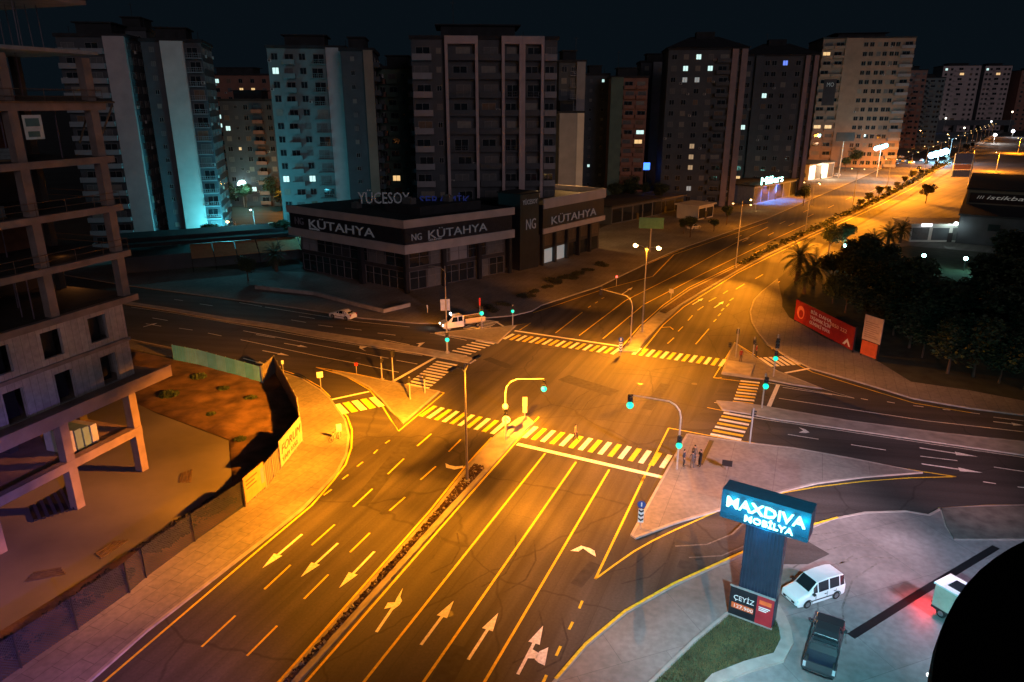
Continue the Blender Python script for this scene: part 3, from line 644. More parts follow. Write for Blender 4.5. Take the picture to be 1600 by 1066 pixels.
bays(C0+dl*1.2, dr, nr, 1.6, Lr-1, 5, 4.4, 6.9, sh, [M_gls, CU, G1]); bays(C0+dl*1.2, dr, nr, 1.6, Lr-1, 6, .3, 3.6, sh, [M_gls, CU, M_gls])
for q in (.0, .34, .68, 1):
    p_ = C0+dr*(.2+q*(Lr-.6))+dl*.2; MB().box(-.35, .35, -.35, .35, 0, 7.2).build('pillar', M_sblk, sh, (p_.x, p_.y, 0), math.atan2(dr.y, dr.x))
MB().box(-.45, .45, -.45, .45, 0, 7.2).build('pillar', M_sblk, sh, ((C0+dl*12+dr*.3).x, (C0+dl*12+dr*.3).y, 0), math.atan2(dl.y, dl.x))
al = math.atan2(-dl.y, -dl.x); ar = math.atan2(dr.y, dr.x)
def on_face(s, face, dist, z, size, width, m, root, nm='lettering', ext=.06):
    if face == 'l': o = C0+dl*dist-dr*.2; h_ = al
    else: o = C0+dr*dist-dl*.2; h_ = ar
    return text(s, nm, m, root, (o.x, o.y, z), pi/2, h_, size, width, ext)
on_face('KÜTAHYA', 'l', 26.2, 9.35, 2.3, 18.5, M_sign, sh); on_face('SERAMİK', 'l', 26, 8.95, .5, 3.2, M_sign, sh); on_face('NG', 'l', 30.4, 9.6, 2.0, 2.6, mat('sign_dim', (.2, .2, .24), .6), sh)
on_face('KÜTAHYA', 'r', 4.6, 9.35, 2.1, 13.5, M_sign, sh); on_face('NG', 'r', 1.2, 9.4, 1.7, 2.1, M_sign, sh); on_face('SERAMİK', 'r', 4.8, 8.95, .45, 3, M_sign, sh)
for i, (u, v_, w_, d_) in enumerate(((8, 8, 2.2, 1.4), (11.5, 8.5, 2.2, 1.4), (20, 6, 1.6, 1.2), (24, 12, 3, 2), (6, 15, 1.6, 1.2), (15, 17, 2.4, 1.4))):
    q_ = C0+dl*u+dr*v_; z_ = 14.6 if (3 < u < 12 and 6 < v_ < 20) else 13.0
    b = MB(); b.box(-w_/2, w_/2, -d_/2, d_/2, z_, z_+1.1); b.tube([(0, 0, z_+1.1), (0, 0, z_+1.25)], d_*.36, 12); b.build('roof_unit', mat('roof_unit', (.12, .12, .12), .6), sh, (q_.x, q_.y, 0), al)
def mull(o, d, nrm, s0, s1, n, z0, z1, root):
    b = MB(); an = math.atan2(d.y, d.x)
    for i in range(n+1):
        p_ = o+d*(s0+(s1-s0)*i/n)+nrm*.1; b.X = Matrix.Translation((p_.x, p_.y, 0)) @ Matrix.Rotation(an, 4, 'Z'); b.box(-.05, .05, -.05, .05, z0, z1)
    p_ = o+d*s0+nrm*.1; b.X = Matrix.Translation((p_.x, p_.y, 0)) @ Matrix.Rotation(an, 4, 'Z')
    for z in (z0, (z0+z1)/2+.4, z1): b.box(0, s1-s0, -.04, .04, z-.04, z+.04)
    b.build('window_frames', mat('frame_grey', (.12, .12, .13), .5), root)
mull(C0+dr*1.2, dl, nl, 1.6, Ll-1.5, 14, .3, 3.6, sh); mull(C0+dl*1.2, dr, nr, 1.6, Lr-1, 12, .3, 3.6, sh); mull(C0+dr*1.2, dl, nl, 1.6, Ll-1.5, 12, 4.4, 6.9, sh); mull(C0+dl*1.2, dr, nr, 1.6, Lr-1, 10, 4.4, 6.9, sh)
# roof signs
rs = thing('roof_sign', 'standing YÜCESOY letters on the showroom roof', 'sign', tuple(PY(560, 318, 133)), R(-2))
text('YÜCESOY', 'lettering', M_sign, rs, (0, 0, 0), pi/2, 0, 3.0, 9.6, .12); 
b = MB()
for i in range(8): b.tube([(i*1.3+.2, .3, -.9), (i*1.3+.2, .2, 2)], .05, 5)
b.tube([(0, .25, .1), (9.6, .25, .1)], .05, 5); b.build('frame', M_blk, rs)
rs2 = thing('roof_sign', 'dim blue standing SERAMİK letters on the showroom roof', 'sign', tuple(PY(655, 319, 136)), R(2))
text('SERAMİK', 'lettering', mat('blue_letters', (.03, .05, .16), .5, emit=(.02, .05, .4), es=.12), rs2, (0, 0, 0), pi/2, 0, 2.2, 9.6, .12)
b = MB(); b.tube([(0, .25, .1), (9.6, .25, .1)], .05, 5)
for i in range(8): b.tube([(i*1.3+.2, .3, -.9), (i*1.3+.2, .2, 1.5)], .05, 5)
b.build('frame', M_blk, rs2)
# NG stair tower and right wing
tw = thing('corner_tower', 'narrow black stair tower with NG letters between two showroom wings', 'tower', (1.6, 140.2, 0), R(47))
MB().box(0, 5.6, 0, 6, 0, 15.2).build('wall', M_sblk, tw); MB().box(-.2, 5.8, -.2, 6.2, 15.2, 15.45).build('roof', RF, tw)
text('NG', 'lettering', M_sign, tw, (1.6, -.05, 8.2), pi/2, 0, 3.0, 2.9, .05); text('YÜCESOY', 'lettering', M_sign, tw, (.7, -.05, 13.2), pi/2, 0, 1.3, 4.4, .04)
wg = thing('showroom_wing', 'lower KÜTAHYA showroom wing right of the black stair tower', 'shop building', (6.3, 144.6, 0), R(52))
Lw = 23.8
MB().box(0, Lw, 1, 18, 0, 6.6).build('wall', mat('shop_lower'+'2', (.05, .045, .04), .6, .3, .5), wg); MB().box(0, Lw, 0, 18, 6.6, 12.6).build('upper_storey', M_sblk, wg)
b = MB(); b.box(-.1, Lw+.3, -.3, -.003, 11.9, 13.9); b.box(-.1, Lw+.3, -.3, -.003, 6.8, 7.9); b.box(Lw+.003, Lw+.3, 0, 18, 11.9, 13.9); b.build('band', M_band, wg)
MB().box(0, Lw, 0, 18, 12.6, 12.7).build('roof', RF, wg)
text('KÜTAHYA', 'lettering', M_sign, wg, (2.6, -.12, 8.4), pi/2, 0, 2.3, 17.5, .06)
for i in range(5):
    MB().box(1+i*4.6, 4.8+i*4.6, .93, 1.02, 3.9, 6.4).build('shop_window', mat('dim_shop', (.09, .07, .045), .3, .3, 2), wg)
    MB().box(1+i*4.6, 4.8+i*4.6, .93, 1.02, .3, 3.2).build('shop_window', M_gls if i not in (0, 1) else lit('lit_shop', (.5, .9, 1), .16), wg)
    MB().box(.3+i*4.6, .9+i*4.6, .2, .93, 0, 6.6).build('pillar', M_sblk, wg)
MB().box(-5.4, -.12, 1.6, 8, 0, 11.9).build('link_wall', M_sblk, wg)
# low planting wall in front of the showroom
b = MB(); b.strip(px((400,452),(492,462),(560,480),(600,490),(640,480)), .5, .1, .75); tag(b.build('low_wall', M_kerb), 'low pale kerb wall in front of the black corner showroom', 'wall')
# ------------------------------------------------------------------ pavilion with lit canopy (left)
pv = thing('pavilion', 'long flat roofed dark pavilion with orange lit canopy panels under the twin slabs', 'pavilion', tuple(P(190, 432)), R(26))
L_ = 38
MB().box(0, L_, 2, 14, 0, 3.2).build('wall', G2, pv); b = MB(); b.box(-1, L_-4, 1, 15, 5.2, 5.9); b.box(0, L_-6, 4, 12, 5.9, 6.6); b.build('roof', RF, pv)
for i in range(7):
    k = MB(); k.add([(L_*.34+i*4.3, -2.6, 2.9), (L_*.34+i*4.3+4.1, -2.6, 2.9), (L_*.34+i*4.3+4.1, 1.9, 4.9), (L_*.34+i*4.3, 1.9, 4.9), (L_*.34+i*4.3, -2.6, 2.8), (L_*.34+i*4.3+4.1, -2.6, 2.8), (L_*.34+i*4.3+4.1, 1.9, 4.8), (L_*.34+i*4.3, 1.9, 4.8)],
                    [(0, 1, 2, 3), (7, 6, 5, 4), (0, 4, 5, 1), (1, 5, 6, 2), (2, 6, 7, 3), (3, 7, 4, 0)]); k.build('canopy_panel', mat('canopy_fabric', (.4, .2, .09), .8), pv)
    MB().tube([(L_*.34+i*4.3, -2.5, 0), (L_*.34+i*4.3, -2.5, 2.8)], .08, 6).build('post', M_blk, pv)
b = MB().strip(px((190,424),(262,417),(330,404)), .25, .1, 1.1); tag(b.build('low_wall', G1), 'thin low wall along the pavement of the dark pavilion', 'wall')
# white and small market buildings right of showroom
def lowshop(label, bx, by, rot, W, D, h, wm, rm=RF, win=3, panes=None, name='small_shop', cat='shop building', over=.6):
    p_ = P(bx, by); r = thing(name, label, cat, (p_.x, p_.y, 0), rot)
    MB().box(0, W, 0, D, 0, h).build('wall', wm, r); MB().box(-over, W+over, -over, D+over, h, h+.35).build('roof', rm, r)
    for i in range(win):
        st = W/win; MB().box(i*st+.4, (i+1)*st-.4, -.05, .02, .5, h-.7).build('window', (panes or [M_gls])[i % len(panes or [1])], r)
    MB().box(W*.5-.6, W*.5+.6, -.09, -.052, 0, 2.3).build('door', M_dark, r)
    return r
lowshop('dark low shop right of the showroom wing, in shadow', 955, 352, R(47), 26, 14, 5, G2, win=5)
lowshop('flat roofed low shop whose pale eave catches the light, behind the empty green board', 1008, 340, R(47), 22, 12, 4.5, G2, mat('eave_pale', (.2, .16, .12), .8), 4)
lowshop('small warm lit kiosk with pale walls by the boulevard pavement', 1090, 345, R(47), 9, 7, 4, WHT, WHT, 2)
lowshop('small low grey house beside the warm lit kiosk', 1108, 322, R(47), 14, 10, 6, PK, win=3)
ks = lowshop('pinkish kiosk left of the blue-lit shop', 1160, 312, R(47), 13, 9, 5.5, PK, PK, 3, [CU])
# blue lit shop with neon writing
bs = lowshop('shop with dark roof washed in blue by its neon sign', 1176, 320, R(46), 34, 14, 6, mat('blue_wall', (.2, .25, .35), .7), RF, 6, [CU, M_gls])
NE = lit('neon_green_white', (.35, 1, .85), 5)
text('Millers', 'lettering', NE, bs, (2.5, -.75, 6.3), pi/2, 0, 3.6, 17, .1)
light('neon_light', 'SPOT', (8, -1.6, 6.5), 9000, (.05, .26, 1), bs, .5, None, 120, .6); light('neon_light', 'SPOT', (18, -1.6, 6.5), 9000, (.05, .28, 1), bs, .5, None, 120, .6)
cn = lowshop('white gabled canopy shop with a bright doorway at the end of the shop row', 1262, 283, R(42), 24, 12, 7, WHT, RF, 4, [lit('lit_door', (1, .95, .8), 2), CU])
light('shop_light', 'POINT', (12, -4, 5), 4000, (1, .75, .45), cn, .4)
# right side buildings
bd = P(1492, 380); h1 = HZ((1492, 380), 334); q1 = P(1509, 318, h1); h2 = PY(1509, 293, q1.y).z; q2 = P(1537, 271, h2)
ist = thing('furniture_store', 'dark two-tier store with slanted white lettering on its upper front', 'shop building', (bd.x, bd.y, 0), R(-33))
IR = Matrix.Rotation(R(33), 4, 'Z'); l1_ = IR @ (q1-bd); l2_ = IR @ (q2-bd); D1 = l1_.y; X1 = l1_.x; D2 = l2_.y-l1_.y
MB().box(0, 80, 0, D1+D2, 0, h1-.4).build('wall', mat('store_dark', (.05, .055, .065), .8, .3, .3), ist); MB().box(-.4, 80.4, -.4, D1+D2+.4, h1-.4, h1).build('roof', RF, ist)
MB().box(X1, X1+90, D1, D1+D2, h1+.003, h2-.5).build('upper_storey', mat('store_green', (.16, .17, .13), .8, .2, .3), ist); MB().box(X1-.4, X1+90.4, D1-.4, D1+D2+.4, h2-.5, h2).build('roof', RF, ist)
MB().box(X1+.6, X1+16, D1-.2, D1-.003, h1+.4, h2-1.2).build('sign_panel', M_sblk, ist)
hs = (h2-h1)*.34
text('istikbal', 'lettering', mat('store_letters', (.6, .6, .55), .5, emit=(.9, .9, .8), es=.12), ist, (X1+4.2, D1-.25, h1+(h2-h1)*.35), pi/2, 0, hs, 9, .05, shear=.3)
text('///', 'emblem', mat('store_letters', (.6, .6, .55)), ist, (X1+2.2, D1-.25, h1+(h2-h1)*.35), pi/2, 0, hs*.8, 1.6, .05)
for x in (6, 14, 24): MB().box(x, x+2.4, -.06, .02, h1*.5, h1*.72).build('window', M_gls, ist)
fs = lowshop('white lit open-fronted canopy with a bright lamp in front of the dark store', 1420, 378, R(-3), 19, 9, 4.2, WHT, mat('canopy_edge', (.6, .6, .56), .6), 4, [CU, G2])
light('canopy_lamp', 'POINT', (9, -2.5, 4.6), 1800, (.8, 1, .92), fs, .25); MB().sphere((9, -2.5, 4.9), .45).build('lamp', lit('lamp_cold', (.8, 1, .95), 12), fs)
MB().box(2, 4.5, -.72, -.62, 3.9, 4.6).build('sign_panel', lit('sign_pale', (.9, .9, 1), 2.5), fs)
# long dark overpass far away
b = MB(); a1 = PY(1448, 188, 900); a2 = PY(1585, 190, 900); b.box(a1.x, a2.x, 900, 912, a1.z-6, a1.z); tk = thing('overpass', 'long dark footbridge far down the boulevard', 'bridge'); b.build('deck', G2, tk)
for t in (.02, .35, .65, .98):
    x = a1.x+(a2.x-a1.x)*t; MB().box(x-2, x+2, 902, 910, 0, a1.z-6.01).build('pier', G2, tk)
# ------------------------------------------------------------------ unfinished concrete building (left)
c1 = P(233, 733); c2 = P(12, 862); d_ = (c2-c1).normalized(); heading = math.atan2(-d_.y, -d_.x)  # local +x runs from c2 side towards the corner
ub = thing('unfinished_building', 'unfinished concrete frame tower with open floors and bare masonry band', 'building site', (c1.x, c1.y, 0), heading)
# local frame: x<=0 along facade away from corner, y>=0 into the building
M_blockw = paving('blockwork', (.44, .4, .4), (.36, .33, .33), (.24, .22, .22), .6, .25, 0, .9)
M_in = mat('shaded_concrete', (.07, .055, .048), .9, .3, .4); M_slab = mat('slab_concrete', (.22, .175, .16), .85, .25, .8); M_floor = mat('shaded_floor', (.05, .045, .04), .9, .3, .5)  # inner concrete and floor colours darkened to carry the interior shade
LN = 34; DP = 20
for i in range(6):
    x = -i*6.75
    for y, dd in ((0, 0), (6.5, 1), (13, 1)):
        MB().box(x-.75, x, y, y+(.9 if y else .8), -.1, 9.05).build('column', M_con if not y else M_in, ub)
# mezzanine beam + slab, canopy slab
b = MB(); b.box(-LN, .02, -.04, .7, 3.7, 4.45); b.box(-LN, -.05, .7, DP, 3.8, 4.1); b.build('mezzanine_slab', M_con, ub)
b = MB(); b.box(-LN, 1.9, -2.6, -2.35, 8.9, 9.95); b.box(-LN, 1.9, -2.35, DP, 8.9+.15, 9.35); b.box(.4, .9, -.2, .3, 8.5, 9.04); b.build('canopy_slab', M_con, ub)
off = .25
M_wall_in = mat('shaded_wall', (.035, .025, .022), .9, .4, .5)  # near-black colour holds the shade of the interior
def openfloor(z0, z1, k, off=1.0):
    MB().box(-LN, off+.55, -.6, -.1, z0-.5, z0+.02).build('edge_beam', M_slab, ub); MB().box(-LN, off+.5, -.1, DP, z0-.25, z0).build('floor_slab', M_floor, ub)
    MB().box(-LN, off-.6, 9.5, 9.7, z0, z1-.26).build('shade_wall', M_wall_in, ub)  # wall added to close the open floor off in darkness
    MB().box(-LN, off+.3, .9, 9.4, z0+.001, z0+.01).build('floor_shade', M_floor, ub)  # thin dark sheet painting shade over the floor
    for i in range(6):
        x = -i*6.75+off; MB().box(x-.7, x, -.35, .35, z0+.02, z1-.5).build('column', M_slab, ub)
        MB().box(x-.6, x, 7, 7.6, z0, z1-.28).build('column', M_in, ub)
    for i in range(5):
        x = -i*6.75+off
        if (i+k) % 2: MB().box(x-4.6, x-1.6, 8.2, 8.5, z0, z1-.29).build('partition', mat('brick_infill', (.12, .05, .03), .9, .25, 1.5), ub)
        else: MB().box(x-3.2, x-.7, 12, 12.3, z0, z1-.29).build('partition', M_in, ub)
def rails(z, off=1.0):
    b = MB()
    for zz in (.5, 1.0): b.tube([(-LN, -.5, z+zz), (off+.45, -.5, z+zz), (off+.45, DP, z+zz)], .025, 4)
    for i in range(14): b.tube([(off+.45-i*2.5, -.5, z), (off+.45-i*2.5, -.5, z+1.05)], .025, 4)
    b.build('guard_rail', mat('rail_rust', (.14, .08, .05), .8, .3, 3), ub)
# masonry floors
def masonry(z0, z1, n, ww, wz0, wz1, setx):
    """front wall with true openings"""
    xs = [setx-i*6.75/2*2*.62 for i in range(n)]
    b = MB(); edges = [off]
    for x in xs: edges += [x, x-ww]
    edges.append(-LN)
    for i in range(0, len(edges), 2): b.box(edges[i+1], edges[i], -.05, .25, z0, z1)
    for x in xs: b.box(x-ww, x, -.05, .25, z0, wz0); b.box(x-ww, x, -.05, .25, wz1, z1)
    b.box(off-.3, off, .25, DP, z0, z1)
    b.build('masonry_wall', M_blockw, ub)
    for x in xs: MB().box(x-ww, x, .9, 1.0, z0+.1, z1-.1).build('opening_shade', M_blk, ub)  # black panels behind the openings stand for the dark interior
masonry(9.36, 12.5, 7, 1.55, 9.4, 11.9, -1.3); masonry(12.8, 16.1, 7, 1.7, 13.3, 15.4, -1.6)
MB().box(-LN, off+.12, -.2, DP, 12.5, 12.8).build('floor_slab', M_slab, ub)
zs = [16.4, 20.25, 24.1, 28.0, 32.05, 35.9]
pr_ = random.Random(21)
for k in range(5):
    openfloor(zs[k], zs[k+1], k)
    if k in (1, 2, 4): rails(zs[k])
    for i in range(6 if k < 3 else 14):
        x = -1-pr_.random()*26; y = .6+pr_.random()*6; MB().tube([(x, y, zs[k]+.01), (x+.1*pr_.random(), y, zs[k+1]-.27)], .05, 5).build('prop', mat('prop_steel', (.12, .09, .12), .6, .3, 2), ub)
b = MB(); b.box(-LN, off+1.4, -.6, DP, 35.65, 35.9); b.build('floor_slab', mat('new_concrete', (.24, .25, .26), .8, .2, 1), ub)
# rebar and props above the top slab
b = MB(); rr = random.Random(3)
for i in range(60):
    x = off-.2-i*.55+rr.random()*.2; y = -.2+rr.random()*6; k = MB(); k.tube([(x, y, 35.9), (x+rr.random()*.2-.1, y, 39.2)], .045, 4); k.build('formwork_prop', mat('prop_steel', (.12, .09, .12), .6, .3, 2), ub)
MB().box(-LN, off+1.2, -.5, DP, 39.2, 39.5).build('floor_slab', M_slab, ub)
# catch platform on one floor, poking out to the right
b = MB(); b.add([(-LN, -.6, 32.07), (2.2, -.9, 32.07), (4.2, 4, 32.6), (.8, 6, 32.1), (-LN, -.6, 32.2), (2.2, -.9, 32.2), (4.2, 4, 32.7), (.8, 6, 32.2)], [(3, 2, 1, 0), (4, 5, 6, 7), (0, 1, 5, 4), (1, 2, 6, 5), (2, 3, 7, 6), (3, 0, 4, 7)])
b.tube([(.8, 2, 29), (4, 3.6, 32.4)], .08, 5); b.tube([(.8, 0, 29), (2.4, -.4, 32)], .08, 5); b.build('catch_platform', mat('old_boards', (.13, .09, .06), .9, .3, 2), ub)
# banner hung on an open floor
bn = thing('hanging_banner', 'small white printed banner hung on an upper floor of the unfinished building', 'banner', tuple(PY(33, 180, 47)), heading)
MB().box(0, 1.3, -.03, 0, -1.5, 0).build('sheet', mat('banner_white', (.5, .6, .62), .7), bn); MB().box(.15, 1.1, -.05, -.032, -.7, -.2).build('print', mat('banner_teal', (.05, .15, .17), .7), bn); MB().box(.2, 1.0, -.05, -.032, -1.35, -1.0).build('print', mat('banner_teal', (.05, .15, .17)), bn)
# stored panels on the mezzanine
pn = thing('panel_stack', 'stack of pale teal boards stored on the mezzanine of the unfinished building', 'boards', tuple((c1+d_*3.4).xy)+(4.12,), heading)
for i in range(4): MB().box(-2.6+i*.75, -2.0+i*.75, 1.5, 4.2, 0, 2.0-.1*i).build('board', mat('board_teal', (.18, .33, .34), .7) if i % 3 else mat('board_white', (.5, .52, .5), .7), pn)
st = thing('plank_stack', 'rows of dark planks laid on the yard under the unfinished building', 'planks', tuple(P(140, 795)), heading)
for i in range(7): MB().box(0, 4.6-i*.35, i*.55, i*.55+.28, .06, .22).build('plank', M_blk, st)
st.location = tuple(P(132, 792)); st.rotation_euler.z = heading+R(60)
light('see_through_glow', 'POINT', tuple(PY(95, 395, 57)), 5, (1, .35, .08), None, .2)  # both lights are added, standing for the orange area seen through the floor
light('see_through_glow', 'POINT', tuple(PY(118, 430, 63)), 70, (1, .35, .08), None, .2)
# ------------------------------------------------------------------ hoarding and fence
def wallseg(name, label, cat, pts, h, m, th=.06, posts=True, pm=None, step=2):
    r = thing(name, label, cat, tuple(P(*pts[0])))
    o = P(*pts[0])
    for i in range(len(pts)-1):
        a = P(*pts[i])-o; c = P(*pts[i+1])-o; L = (c-a).length; n = max(1, round(L/step)); d = (c-a)/n; an = math.atan2(d.y, d.x)
        for k in range(n):
            s = a+d*k; b = MB()
            if th > .03:
                nn = 10; L1 = d.length-.03
                vs = []; 
                for j in range(nn*2+1):
                    x = L1*j/(nn*2); y = .03*(1 if (j//1) % 4 in (1, 2) else -1); vs.append((x, y))
                b.add([(x, y, .05) for x, y in vs]+[(x, y, h) for x, y in vs]+[(x, y+.02, .05) for x, y in vs]+[(x, y+.02, h) for x, y in vs],
                      [(j, j+1, j+1+len(vs), j+len(vs)) for j in range(len(vs)-1)]+[(j+1+2*len(vs), j+2*len(vs), j+3*len(vs), j+1+3*len(vs)) for j in range(len(vs)-1)])
            else: b.box(0, d.length-.02, -.01, .01, .15, h)
            b.build('panel', m if not isinstance(m, list) else m[(k+i) % len(m)], r, tuple(s), an)
            if posts: MB().box(-.04, .04, .05, .12, 0, h+.05).build('post', pm or M_pole, r, tuple(s), an)
    return r
wallseg('hoarding', 'pale teal corrugated hoarding along the west street side of the bare plot', 'hoarding', [(272,563),(312,571),(385,592),(412,600)], 2.15, [mat('hoard_teal', (.09, .38, .8), .5, .15, 1), mat('hoard_teal2', (.14, .42, .85), .5, .15, 1)])
wallseg('hoarding', 'dark backed hoarding curving round the corner of the bare plot', 'hoarding', [(412,600),(430,583),(450,620),(466,652),(472,692),(438,735),(415,764),(382,794)], 2.3, mat('hoard_grey', (.16, .14, .13), .6, .15, 1))
# mesh fence: see-through procedural wire mesh
fm = bpy.data.materials.new('wire_mesh'); fm.use_nodes = True; n = fm.node_tree; pb = n.nodes['Principled BSDF']; pb.inputs['Base Color'].default_value = (.05, .055, .06, 1); pb.inputs['Roughness'].default_value = .6
tc = n.nodes.new('ShaderNodeTexCoord'); last = []
for rr_ in (45, -45):
    mp = n.nodes.new('ShaderNodeMapping'); mp.inputs['Rotation'].default_value = (0, R(rr_), 0); wv = n.nodes.new('ShaderNodeTexWave'); wv.inputs['Scale'].default_value = 2.2
    n.links.new(tc.outputs['Object'], mp.inputs[0]); n.links.new(mp.outputs[0], wv.inputs['Vector'])
    mt_ = n.nodes.new('ShaderNodeMath'); mt_.operation = 'GREATER_THAN'; mt_.inputs[1].default_value = .86; n.links.new(wv.outputs['Fac'], mt_.inputs[0]); last.append(mt_)
mm = n.nodes.new('ShaderNodeMath'); mm.operation = 'MAXIMUM'; n.links.new(last[0].outputs[0], mm.inputs[0]); n.links.new(last[1].outputs[0], mm.inputs[1])
n.links.new(mm.outputs[0], pb.inputs['Alpha'])
fe = wallseg('mesh_fence', 'grey wire mesh fence between the yard and the pavement at bottom left', 'fence', [(382,794),(304,848),(228,905),(202,928),(121,986),(33,1046),(-110,1150)], 2.5, fm, .02, True, M_dark, 5)
# ivy and litter strip behind the fence
rb = MB(); rr = random.Random(5)
fl = [P(*p_) for p_ in [(370,790),(300,838),(222,897),(196,920),(115,978),(25,1040)]]
for i in range(2600):
    t = rr.random()*(len(fl)-1.001); k = int(t); p_ = fl[k].lerp(fl[k+1], t-k); q = p_+Vector((-2.4+rr.random()*2.2, 1.15-rr.random()*.9, 0)); s = .05+rr.random()*.16
    rb.X = Matrix.Translation((q.x, q.y, .1+s*.3)) @ Matrix.Rotation(rr.random()*6, 4, 'Z') @ Matrix.Rotation(rr.random()*6, 4, 'X'); rb.box(-s, s, -s*.7, s*.7, -s*.4, s*.4)
tag(rb.build('rubble', mat('rubble_stone', (.035, .03, .028), .9, .5, 2)), 'line of dark rubble along the inside of the wire mesh fence', 'rubble', kind='stuff')
# printed banners on the fence
def sheet(label, bl, br, h, m, name='fence_banner', cat='banner', z=.35, off=.12):
    a = P(*bl); c = P(*br); d = c-a; L = d.length; an = math.atan2(d.y, d.x); nn = Vector((sin(an), -cos(an), 0))*off
    r = thing(name, label, cat, (a.x+nn.x, a.y+nn.y, 0), an); MB().box(0, L, -.02, .02, z, z+h).build('sheet', m, r); return r, L
s1, L = sheet('white fence banner with large dark script beside the curved pavement', (438,736), (471,693), 2.6, mat('banner_cream', (.34, .32, .3), .7))
text('FORUM', 'lettering', M_dark, s1, (.3, -.04, 1.5), pi/2, 0, 1.2, L-.6, .01, shear=.25); text('YAPI 0352', 'lettering', M_dark, s1, (.4, -.04, .7), pi/2, 0, .6, L*.7, .01)
s2, L = sheet('orange fence banner with small rows of print, nearest the mesh fence', (383,793), (414,765), 2.4, mat('banner_orange', (.34, .22, .07), .7))
for i, wd in enumerate((.8, .6, .7)): MB().box(.3, .3+wd*(L-.9), -.035, -.022, 2.2-i*.35, 2.32-i*.35).build('print', mat('print_red', (.35, .05, .02), .7), s2)
MB().box(L-.55, L-.1, -.035, -.022, .9, 2.3).build('print', mat('print_pink', (.6, .2, .35), .7), s2)
# weeds on the plot
def clump(c, r, n, h, m, name='weed', seed=1):
    b = MB(); q = random.Random(seed)
    for i in range(n):
        a = q.random()*6.28; d = r*q.random()**.6; s = .08+q.random()*.12; lean = q.random()*.5; x = d*cos(a); y = d*sin(a); hh = h*(.4+.6*q.random())*(1-.5*d/r); t = q.random()*6.28
        b.add([(x-s*cos(t), y-s*sin(t), hh*.2), (x+s*cos(t), y+s*sin(t), hh*.2), (x+s*.6*cos(t)+lean*cos(a)*.4, y+s*.6*sin(t)+lean*sin(a)*.4, hh), (x-s*.4*cos(t)+lean*cos(a)*.4, y-s*.4*sin(t)+lean*sin(a)*.4, hh)], [(0, 1, 2, 3)])
    return b.mesh(name, m)
M_leafd = mat('leaf_dark', (.025, .04, .018), .7, .45, 1.2); M_leaf = mat('leaf_green', (.04, .065, .025), .7, .45, 1.2); M_bark = mat('bark', (.09, .06, .04), .9, .3, 3)
cm = clump(0, 1, 260, .7, M_leaf)
wl = ['low green weed clump on the bare earth, nearest the teal hoarding', 'green weed clump left on the bare earth beside the yard edge', 'weed clump on the bare earth under the middle of the teal hoarding', 'dry weed clump near the dark corner hoarding', 'small weed clump by the yard corner', 'weed clump in the middle of the bare earth']
for i, (x, y, s) in enumerate([(311, 592, .9), (265, 620, 1.0), (350, 610, .6), (392, 625, .65), (375, 690, .6), (330, 650, .5)]):
    tag(ob('weed_clump', cm, None, tuple(P(x, y)+Vector((0, 0, .15))), i), wl[i], 'weeds', 'weeds on the bare plot').scale = (s, s, s)
# ------------------------------------------------------------------ big pylon sign
pa = P(1149, 962); pb_ = P(1205, 996); dp = (pb_-pa); ap = math.atan2(dp.y, dp.x)+R(17); Wp = dp.length
pz = PY(1127, 754, pa.y).z
py = thing('pylon_sign', 'tall dark ribbed pylon with glowing cyan MAXDIVA MOBİLYA box on top', 'pylon sign', (pa.x, pa.y, 0), ap)
M_rib = mat('ribbed_cladding', (.018, .028, .05), .45, .2, 2)

ss_ = random.Random(8)
for k in range(5):
    for i in range(2):
        z = zs[k]; x = -3-ss_.random()*22; y = 1+ss_.random()*4
        cl = thing('material_pallet', 'pile of pale blocks on open floor %s of the unfinished building, %s' % (('one', 'two', 'three', 'four', 'five')[k], ('first of two', 'second of two')[i]), 'building material', tuple((ub.matrix_basis @ Vector((x, y, z+.02)))), heading+ss_.random(), 'block piles on the open floors')
        b = MB()
        for a_ in range(3): b.box(-.6+a_*.02, .6, -.5, .5, .15+a_*.26, .39+a_*.26)
        b.build('blocks', mat('pale_block', (.12, .15, .16), .9, .25, 3), cl); MB().box(-.65, .65, -.55, .55, 0, .13).build('pallet', mat('pallet_wood', (.1, .07, .04), .9), cl)

# loose boards and bags on the yard
for i, (x, y, a_, lb) in enumerate(((70, 905, 20, 'loose boards lying on the open yard, nearest the corner column'), (180, 860, 70, 'loose boards lying on the yard beside the mesh fence'), (300, 745, 110, 'loose boards lying on the yard below the bare earth'))):
    t_ = thing('board_pile', lb, 'boards', tuple(P(x, y)+Vector((0, 0, .06))), R(a_), 'board piles on the yard')
    for j in range(4): MB().box(-1.2+j*.1, 1.3-j*.15, j*.27, j*.27+.2, 0, .05).build('board', mat('old_boards', (.13, .09, .06)), t_)
b = MB(); b.box(0, 2.35, 0, .9, 0, 7.4)
for i in range(11): b.box(.04+i*.21, .13+i*.21, -.07, -.002, .1, 7.38)
b.build('column', M_rib, py)
b = MB(); b.box(-1.6, 3.7, -.35, 1.05, 7.15, 9.15)
for i in range(4): b.box(-1.6, 3.7, -.39, -.352, 7.2+i*.1, 7.25+i*.1)
b.build('sign_box', mat('sign_blue', (.012, .07, .12), .5, .1, 2), py)
NC = lit('neon_white', (.3, .95, 1), 4)
text('MAXDIVA', 'lettering', NC, py, (-1.3, -.44, 8.1), pi/2, 0, .98, 4.7, .07, bold=.012); text('MOBİLYA', 'lettering', NC, py, (-.1, -.44, 7.42), pi/2, 0, .58, 2.9, .06, bold=.008)
for x in (-1, .1, 1.2, 2.3, 3.4): light('letter_glow', 'POINT', (x, -.8, 8.4), 60, (.0, .7, 1), py, .12)
